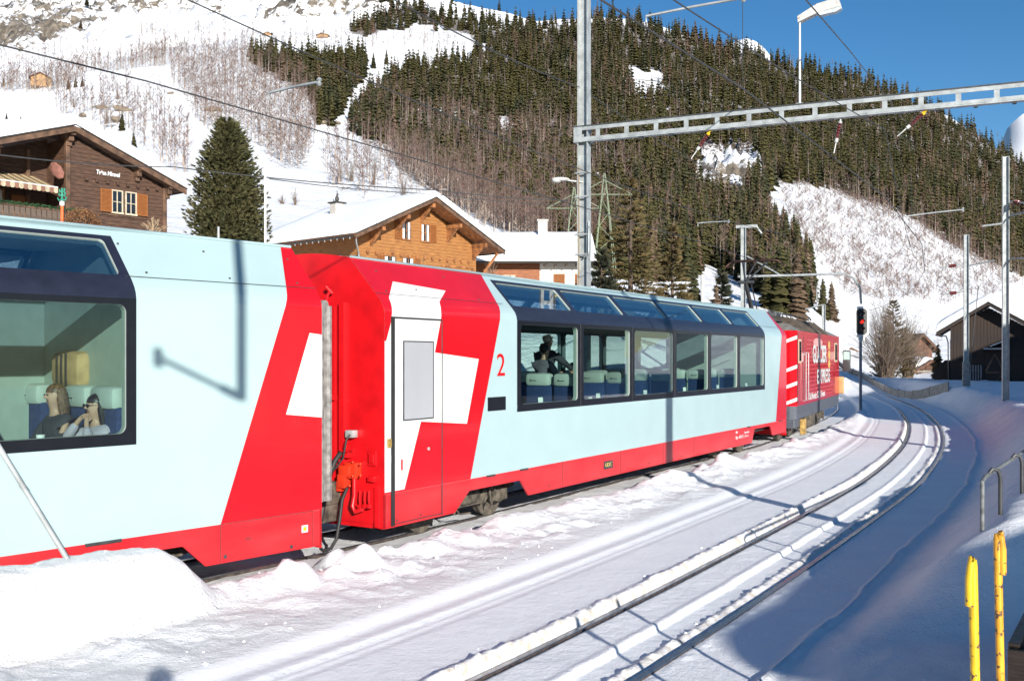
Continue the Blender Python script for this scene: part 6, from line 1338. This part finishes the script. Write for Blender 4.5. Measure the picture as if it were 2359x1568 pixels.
def baretree(nbr,ntw,seed,spread=.28,tw=.0045,upr=1.0):
    R=np.random.default_rng(seed); v=[];f=[];mi=[]
    def blade(p,q,w,m):
        p=np.array(p);q=np.array(q); d=q-p; a=np.cross(d,R.standard_normal(3)); a/=np.linalg.norm(a)+1e-9; b=len(v); v.extend([p-a*w,p+a*w,q]); f.append((b,b+1,b+2)); mi.append(m)
    b=len(v)
    for k in range(3): t=2*PI*k/3; v.append((.011*math.cos(t),.011*math.sin(t),0))
    v.append((R.uniform(-.03,.03),R.uniform(-.03,.03),.95)); 
    for k in range(3): f.append((b+k,b+(k+1)%3,b+3)); mi.append(1)
    for k in range(nbr):
        z=R.uniform(.15,.85); a=R.uniform(0,2*PI); l=spread*R.uniform(.5,1)*(1.05-z*.6); up=upr*R.uniform(.6,1.3)*l; e=(l*math.cos(a),l*math.sin(a),min(z+up,1.02)); blade((0,0,z),e,tw*1.3,0)
        for j in range(ntw):
            t=R.uniform(.3,1); p=np.array((e[0]*t,e[1]*t,z+(e[2]-z)*t)); a2=R.uniform(0,2*PI); l2=spread*R.uniform(.2,.5); q=p+np.array((l2*math.cos(a2)*.6,l2*math.sin(a2)*.6,l2*R.uniform(.3,1.1))); blade(p,q,tw,0)
    return np.array(v),np.array(f),np.array(mi)
def sample(polys,spacing,seed,avoid=(),ymin=0,jit=.85):
    R=np.random.default_rng(seed); out=[]
    for poly in polys:
        xs=[p[0] for p in poly];ys=[p[1] for p in poly]; nx=int((max(xs)-min(xs))/spacing[0])+1; ny=int((max(ys)-min(ys))/spacing[1])+1
        gx,gy=np.meshgrid(np.arange(nx),np.arange(ny)); gx=min(xs)+(gx+R.uniform(-jit,jit,gx.shape)+.5*(gy%2))*spacing[0]; gy=min(ys)+(gy+R.uniform(-jit,jit,gy.shape))*spacing[1]
        ok=reg(gx+6*fbm(gx/14,gy/14,2,103),gy+6*fbm(gx/13,gy/13,2,104),poly); wx=gx+16*fbm(gx/22,gy/18,4,101); wy=gy+12*fbm(gx/20,gy/16,4,102)
        for a in avoid: ok&=~reg(wx,wy,a)
        for px,py in zip(gx[ok],gy[ok]):
            Y=ray_Y(px,py)
            if Y and Y>ymin: out.append(((px-CX)/F*Y,Y))
    return np.array(out)
def plant(kind,pos,hfun,protos,mats,stuffname,stufflabel,label,group,cat,partname,seed,ntop=300,mi=False,toneproto=None,zoff=-.4):
    R=np.random.default_rng(seed); hs=hfun(pos[:,1])*R.uniform(.5,1.2,len(pos)); z=H(pos[:,0],pos[:,1])+zoff
    order=np.argsort(-(hs/pos[:,1])); inv=np.abs(pos[order,0]/pos[order,1])<.55; top=order[inv][:ntop]; rest=np.setdiff1d(np.arange(len(pos)),top)
    # merged remainder
    V=[];Fc=[];TN=[];MI=[];b=0
    for i in rest:
        pr=protos[1][R.integers(len(protos[1]))]; v,f=pr[0],pr[1]; a=R.uniform(0,2*PI); c,s=math.cos(a),math.sin(a); w=hs[i]*R.uniform(.85,1.25)
        q=np.empty_like(v); q[:,0]=(v[:,0]*c-v[:,1]*s)*w+pos[i,0]; q[:,1]=(v[:,0]*s+v[:,1]*c)*w+pos[i,1]; q[:,2]=v[:,2]*hs[i]+z[i]
        V.append(q);Fc.append(f+b);b+=len(v); tn=R.uniform(0,1) if toneproto is None else toneproto(pos[i],R); TN.append(np.full(len(v),tn))
        if mi: MI.append(pr[2])
    me=tri_mesh(stuffname,np.concatenate(V),np.concatenate(Fc),mats[1],np.concatenate(MI) if mi else None,{'tone':np.concatenate(TN)})
    o=link(stuffname,me); tag(o,stufflabel,cat,None,'stuff')
    mesh_=[tri_mesh(partname,p[0],p[1],mats[0],p[2] if mi else None) for p in protos[0]]
    tk=MB(); tk.tube([(0,0,-.08),(0,0,.25)],[.016,.012],6); tkm=tk.mesh('trunk',M['barkd'] if not mi else M['bark'])
    for i in top:
        t=thing(kind,label,cat,(pos[i,0],pos[i,1],z[i]),R.uniform(0,2*PI),group); t.scale=(hs[i]*R.uniform(.9,1.2),)*2+(hs[i],)
        link(partname,mesh_[R.integers(len(mesh_))],t); link('trunk',tkm,t)
    return o
pos=np.concatenate([sample([F1],(9,9.5),1,SNOWP,80),sample([F2],(8,9),2,(),80),sample([F3],(9,8),3,(),80),sample([[(790,10),(1230,10),(1230,60),(1000,25),(880,40)]],(60,40),4,(),80)])
B6=[(840,260),(1300,290),(1500,420),(1300,430),(1000,340)]
LOWC=[(830,300),(1000,330),(1300,400),(1480,520),(1450,640),(1310,570),(1200,520),(1000,400)]
_px=CX+F*pos[:,0]/pos[:,1]; _py=py_of(_px,pos[:,1]); _u=np.random.default_rng(8).uniform(0,1,len(pos))+.35*fbm(_px/40,_py/30,3,105)
pos=pos[~((reg(_px,_py,B6)|reg(_px,_py,LOWC))&(_u<.42))]
cfull=[conifer(16,12,.16,s,.165) for s in range(5)]; clow=[conifer(9,8,.16,s+20,.175) for s in range(6)]
def tonef(p,R):
    a=float(vnoise(np.array([p[0]/45]),np.array([p[1]/60]),7)[0]); return float(np.clip(.15+.65*a+R.uniform(-.22,.22)+(.3 if R.uniform()<.08 else 0),0,1))
plant('spruce_tree',pos,lambda Y:3.8+Y/72,(cfull,clow),(M['spruce'],M['forest']),'spruce_forest','dense spruce forest covering the mountainside behind the tracks','dark green spruce in the forest on the mountainside','spruces of the mountainside forest','tree','crown',5,toneproto=tonef)
print('conifers',len(pos))
B1=[(395,100),(480,80),(560,88),(700,190),(740,240),(720,330),(700,380),(640,385),(560,300),(480,300),(400,205),(385,150)]
B2=[(-60,194),(120,196),(205,160),(300,152),(330,100),(390,100),(380,158),(300,166),(210,172),(130,215),(-60,218)]
B3=[(110,215),(300,205),(360,225),(430,310),(440,400),(400,410),(330,330),(250,300),(130,270)]
B4=[(740,320),(830,310),(900,345),(1050,420),(1200,520),(1260,565),(1100,530),(960,455),(900,440),(850,460),(745,430)]
B4b=[(860,330),(960,370),(1100,450),(1230,530),(1290,570),(1240,575),(1080,490),(930,400)]
B5=[(830,85),(1000,88),(1090,122),(1060,135),(900,110),(830,125)]
B6=[(840,260),(1300,290),(1500,420),(1300,430),(1000,340)]
B7=[(1785,440),(1950,445),(2110,520),(2250,590),(2358,650),(2300,690),(2150,700),(1960,690),(1850,560)]
B8=[(1900,430),(2100,505),(2180,560),(2358,640),(2358,665),(2180,585),(2080,520),(1900,450)]
BIG=[(-60,150),(60,150),(150,135),(230,128),(260,150),(200,165),(130,195),(-60,190)]
_r2=np.random.default_rng(9)
posb=np.concatenate([sample([B1],(8.5,10),11,(),80),sample([B2],(6,6),12,(),80),sample([B3],(14,14),13,(),80),sample([B4],(17,17),14,(),80),sample([B4b],(7,8),15,(),80),sample([B5],(13,11),16,(),80),sample([B6],(9,11),17,SNOWP,80),sample([LOWC],(10,12),37,SNOWP,80),sample([F1],(17,17),31,SNOWP,80),sample([B8],(11,10),19,(),80),sample([[(560,84),(740,84),(860,100),(860,112),(560,112)]],(8,12),20,(),80),sample([[(1500,250),(2200,480),(2100,500),(1500,420)]],(40,34),23,SNOWP,80),sample([BIG],(9,9),24,(),80)])
bfull=[baretree(16,5,s,.20) for s in range(5)]; blow=[baretree(10,3,s+30,.2,.006) for s in range(6)]
plant('bare_birch',posb,lambda Y:4.6+Y/75,(bfull,blow),([M['twigs'],M['bark']],[M['brush'],M['bark']]),'bare_birch_wood','leafless reddish-brown birch wood on the snowy mountainside','leafless birch with pale trunk on the snowy mountainside','bare birches of the mountainside','tree','branches',6,mi=True)
print('birches',len(posb))
poss=sample([B7],(9,9),18,(),70); sh=[baretree(8,4,s+60,.5,.010,.8) for s in range(6)]
plant('alder_bush',poss,lambda Y:1.3+Y/130,([baretree(12,4,s+70,.5,.009,.8) for s in range(4)],sh),([M['twigs'],M['bark']],[M['brush'],M['bark']]),'alder_scrub','leafless alder scrub on the snow slope right of the forest','low leafless alder bush on the right-hand snow slope','alder bushes of the right-hand slope','bush','branches',8,ntop=120,mi=True,zoff=-.2)
# single trees one can tell apart on the open slopes
_cm=[tri_mesh('crown',p[0],p[1],M['spruce']) for p in cfull]; _tk=MB(); _tk.tube([(0,0,-.08),(0,0,.2)],[.016,.012],6); _tkm=_tk.mesh('trunk',M['barkd'])
def lone(label,px,py,hpx,Y=None,wide=1.2):
    Y=Y or ray_Y(px,py)
    if not Y: return
    p=at(px,py,Y); t=thing('lone_spruce',label,'tree',(p.x,Y,gz(p.x,Y)-.2 if Y>30 else 0),random.uniform(0,6)); h=hpx/F*Y; t.scale=(h*wide,h*wide,h); link('crown',random.choice(_cm),t); link('trunk',_tkm,t)
for lab,px,py,h in (('left of three small spruces on the open slope beside the pale hay barn',157,205,30),('middle of three small spruces on the open slope beside the pale hay barn',174,200,26),('right of three small spruces on the open slope beside the pale hay barn',190,198,26),
  ('small dark spruce on the slope above the dark chalet roof',281,297,46),('bushy little spruce behind the right eave of the dark chalet',308,345,46),('tiny dark spruce at far left on the open snow',15,275,16),('second tiny dark spruce at far left on the open snow',48,277,12),
  ('left spruce of the pair in the snow gap above the dark forest patch',860,152,38),('right spruce of the pair in the snow gap above the dark forest patch',890,148,34)): lone(lab,px,py,h)
for k,(px,py,h) in enumerate(((87,8,26),(165,10,20),(200,35,22),(208,40,26),(186,92,22),(192,102,22),(780,14,20),(8,195,26),(745,70,14))): 
    Y=ray_Y(px,py); 
    if Y:
        p=at(px,py,Y); t=thing('lone_spruce','lone dark spruce high on the rocky snow face','tree',(p.x,Y,gz(p.x,Y)-1),k,'lone spruces on the rocky snow face'); hh=h/F*Y; t.scale=(hh*1.4,hh*1.4,hh); link('crown',_cm[k%5],t); link('trunk',_tkm,t)
for lab,px,py,h,Y in (('tallest spruce of the group right of the pantograph',1838,735,165,None),('dark spruce left of the pantograph group',1800,720,170,None),('twin spruce, left one, above the locomotive roof',1895,735,95,None),('twin spruce, right one, above the locomotive roof',1915,738,92,None),('spruce behind the pantograph',1770,715,130,None),('spruce between the lamp post and the crosshead mast',1650,720,100,60.),('spruce behind the small lamp post',1598,735,130,64.),
  ('small spruce between the bare bush and the dark barn',2160,868,92,68.),('dark spruce at the foot of the honey chalet hillside',1385,690,130,62.)): lone(lab,px,py,h,Y,1.35 if h<140 else 1.15)
# big detailed trees
def needle_tree(name,label,cx,cy,zb_,h,rmax,env,tone,seed,nlev,nbr,clumps,csz,asc=.2,group=None):
    R=np.random.default_rng(seed); v=[];f=[];bv=MB()
    t=thing(name,label,'tree',(cx,cy,zb_),0,group)
    bv.tube([(0,0,-.5),(0,0,h*.5),(0,0,h*.97)],[h*.018,h*.011,.01],8); bv.build('trunk',M['barkd'],t,True)
    for l in range(nlev):
        fl=(l+R.uniform(-.4,.4))/nlev; z=h*(.04+.94*fl); rr=rmax*env(fl)
        for k in range(max(4,int(nbr*(env(fl)*.7+.35)))):
            a=R.uniform(0,2*PI); r_=rr*R.uniform(.72,1.12); c,s=math.cos(a),math.sin(a); dz=r_*(asc+R.uniform(-.1,.1))
            for j in range(clumps):
                u=1-(j/clumps)*.75; u+=R.uniform(-.06,.06); p=np.array((c*r_*u,s*r_*u,z+dz*u*u-.02*j)); side=np.array((-s,c,0)); 
                for q in range(5):
                    d=np.array((c,s,R.uniform(-.1,.9)))*csz*R.uniform(.7,1.2)+side*csz*R.uniform(-.9,.9); w=np.cross(d,R.standard_normal(3)); w*=csz*.22/(np.linalg.norm(w)+1e-9); b=len(v); v+= [p-w,p+w,p+d]; f.append((b,b+1,b+2))
    me=tri_mesh('crown',np.array(v),np.array(f),tone); link('crown',me,t)
    return t
M['pine']=mat('pine_needles',(.048,.054,.017),.8,col2=(.095,.08,.028),vscale=1.3); M['spruceolive']=mat('olive_spruce_needles',(.075,.062,.020),.8,col2=(.14,.095,.034),vscale=1.1); M['sprucedark']=mat('dark_spruce_needles',(.020,.028,.014),.8,col2=(.045,.042,.02),vscale=1.2)
penv=lambda f:(min(1,(f+.12)/.22)**.5)*max(.02,1-max(0,(f-.22)/.80)**1.9)**.85+.03
p=at(524,560,46.); zt=EYE-(268-HY)/F*46; zb_=gz(p.x,46.)-.8
needle_tree('pine_tree','big dense rounded pine between the dark chalet and the honey-coloured chalet',p.x,46.,zb_,zt-zb_,1.68,penv,M['pine'],3,76,24,7,.19,.45)
senv=lambda f:(1-f)**.8
for lab,px,y0,Y,zb0,r,m_,sd in (('tall olive spruce right of the tall mast behind the second coach',1452,398,52.,.5,2.7,M['spruceolive'],4),('olive spruce right of the tallest one behind the second coach roof',1548,508,56.,.5,2.1,M['spruceolive'],5),('dark spruce branches right behind the tall mast',1385,560,50.,.5,1.9,M['sprucedark'],6),('dark spruce behind the far windows of the second coach',1662,612,62.,.6,1.6,M['sprucedark'],7)):
    p=at(px,y0,Y); needle_tree('spruce_tree',lab,p.x,Y,zb0,p.z-zb0,r,senv,m_,sd,46,13,6,.24,-.12)
# leafless bush with a conifer inside beside the signal
def bare_bush(label,cx,cy,z,h,r,n,seed,m=None,up=.9):
    R=np.random.default_rng(seed); mb=MB(); t=thing('bare_bush',label,'bush',(cx,cy,z))
    for k in range(n):
        a=R.uniform(0,2*PI); el=math.radians(R.uniform(12,88)); L_=R.uniform(.62,1.0); hz=math.cos(el)*r*L_
        tip=Vector((hz*math.cos(a),hz*math.sin(a),h*(.12+.88*math.sin(el)*L_))); b0=Vector((R.uniform(-.10,.10)*r,R.uniform(-.10,.10)*r,0))
        m1_=b0.lerp(tip,.5)+Vector((R.uniform(-.12,.12)*r-tip.x*.12,R.uniform(-.12,.12)*r-tip.y*.12,.06*h)); mb.tube([b0,m1_,tip],[.030,.015,.005],4,cap=False)
        for j in range(14):
            f_=R.uniform(.25,1); p_=(b0.lerp(m1_,f_*2) if f_<.5 else m1_.lerp(tip,f_*2-1)); q=p_+Vector((R.uniform(-.6,.6),R.uniform(-.6,.6),R.uniform(-.1,.7)))*.16*h*R.uniform(.4,1); mb.tube([p_,q],[.007,.003],3,cap=False)
    o=mb.build('branches',m or M['barkbush'],t); o['kind']='stuff'; s=MB(); s.tube([(0,0,-.4),(0,0,.5)],.12,7); s.build('trunk',M['barkd'],t); return t
M['barkbush']=mat('grey_brown_twigs',(.17,.125,.09),.9,var=.2)
p=at(2040,866,78.); bare_bush('broad leafless bush with many upright branches behind the signal',p.x,78.,.8,6.8,4.3,260,4)
p=at(2090,866,80.); bare_bush('leafless bush leaning right next to the broad bush',p.x,80.,.8,5.8,3.2,140,5)
p=at(2057,684,79.); needle_tree('spruce_tree','brownish spruce growing inside the leafless bushes beside the signal',p.x,79.,.6,p.z-.6,1.9,senv,mat('brown_spruce_needles',(.11,.075,.035),.85,col2=(.06,.055,.02),vscale=1.5),9,34,9,5,.2,.1)
p=at(965,640,53.5); bare_bush('thin leafless shrub in front of the honey-coloured chalet',p.x,53.,5.4,2.9,1.2,14,6)
p=at(355,545,38.5); bare_bush('pale dry shrub at the right foot of the dark chalet',p.x,38.5,7.2,.75,.75,40,7,mat('straw_twigs',(.36,.26,.16),.9))
BL=['behind the eave of the low house','in the snow gap right of the big pine','left neighbour of the shrub in the gap right of the big pine','at the top left of the thicket below the pale hay barn','tallest one above the dark chalet roof','broad one right of the tallest above the dark chalet roof','on the left rim of the gully thicket','second from the left rim of the gully thicket','right one on the gully thicket','lowest left of the gully thicket']
for k,(px,py,h) in enumerate(((1130,668,2.6),(680,470,2.6),(650,470,1.8),(170,250,4),(245,285,7.5),(270,230,9),(810,420,5),(860,430,6),(930,455,5),(780,420,5))):
    Y=ray_Y(px,py) or 60
    p=at(px,py,Y); bare_bush('leafless grey bush, '+BL[k],p.x,Y,gz(p.x,Y)-.3,h,h*.42,26,20+k); bpy.data.objects[[o.name for o in C.objects if o.name.startswith('bare_bush')][-1]]
for o in [o for o in C.objects if o.name.startswith('bare_bush') and o.get('label','').startswith('leafless grey bush,')]: o['group']='lone grey bushes on the slope'
# rock ledges
rk=[(235,252,2.4),(283,254,3.4),(272,281,3.2),(190,270,2.6),(393,222,1.4),(490,257,2.8),(463,276,.8),(745,285,3.0),(775,287,2.2),(705,541,.9),(1790,700,2),(2080,460,4),(2095,480,5),(2120,495,4)]
RL=['highest of the ledges above the dark chalet','ledge right of the highest one above the dark chalet','lowest ledge above the dark chalet roof','leftmost ledge above the dark chalet','small one high on the open slope strip','ledge at the edge of the birch wood','tiny stone below the birch wood edge','left one at the foot of the dark spruce patch','middle one at the foot of the dark spruce patch','single one above the thin white pole','one near the spruces left of the pantograph','left of three on the right-hand slope','middle of three on the right-hand slope','right of three on the right-hand slope']
for k,(px,py,w_) in enumerate(rk):
    Y=ray_Y(px,py)
    if not Y: continue
    p=at(px,py,Y); b=bmesh.new(); bmesh.ops.create_icosphere(b,subdivisions=2,radius=1)
    for v in b.verts: v.co*= 1+.35*float(fbm(v.co.x*1.3+k*5,v.co.y*1.3+v.co.z*2,3,k)); v.co=Vector((v.co.x*w_*.75,v.co.y*w_*.35,v.co.z*w_*.22))
    me=bpy.data.meshes.new('rock_ledge'); b.to_mesh(me); b.free(); me.materials.append(M['rock']); o=link('rock_ledge',me); o.location=(p.x,Y,gz(p.x,Y)+.1*w_); o.rotation_euler=(0,.1,k*.7); tag(o,'brown rock ledge, '+RL[k],'rock','rock ledges on the snow slopes')

# loose crumbs of ploughed snow
cr=MB(); R_=np.random.default_rng(77)
TR_=TRK
K=[]
for k in range(230):
    s=15+R_.uniform(0,1)**1.3*28; i=int(s*10); u=R_.uniform()
    if u<.15: n=-.72+R_.normal(0,.16)
    elif u<.25: n=.36+R_.normal(0,.05)
    elif u<.93: n=R_.uniform(-4.1,-2.3)
    else: n=R_.uniform(1.3,2.6)
    K.append((TR_[i,0]+TT[i,1]*n,TR_[i,1]-TT[i,0]*n,R_.uniform(.006,.022)*(1.7 if u>.6 and R_.uniform()<.12 else 1)))
K=np.array(K); kz=ground_z(K[:,0],K[:,1])
ico=[(0,0,1),(.9,0,.2),(.28,.85,.2),(-.72,.53,.2),(-.72,-.53,.2),(.28,-.85,.2),(.5,.4,-.6),(-.5,.4,-.6),(0,-.6,-.6)]
icf=[(0,1,2),(0,2,3),(0,3,4),(0,4,5),(0,5,1),(1,6,2),(2,7,3),(3,7,4),(4,8,5),(5,8,1),(1,8,6),(2,6,7),(4,7,8)]
for (x,y,r),z in zip(K,kz):
    a=R_.uniform(0,6.28); c,s=math.cos(a)*r,math.sin(a)*r; sq=R_.uniform(.6,1.3); cr.add([(x+(p[0]*c-p[1]*s)*sq,y+(p[0]*s+p[1]*c)/sq,z+p[2]*r*.8) for p in ico],icf)
o=cr.build('snow_crumbs',M['roofsnow']); tag(o,'loose crumbs of ploughed snow scattered beside the rails','snow crumbs',None,'stuff')
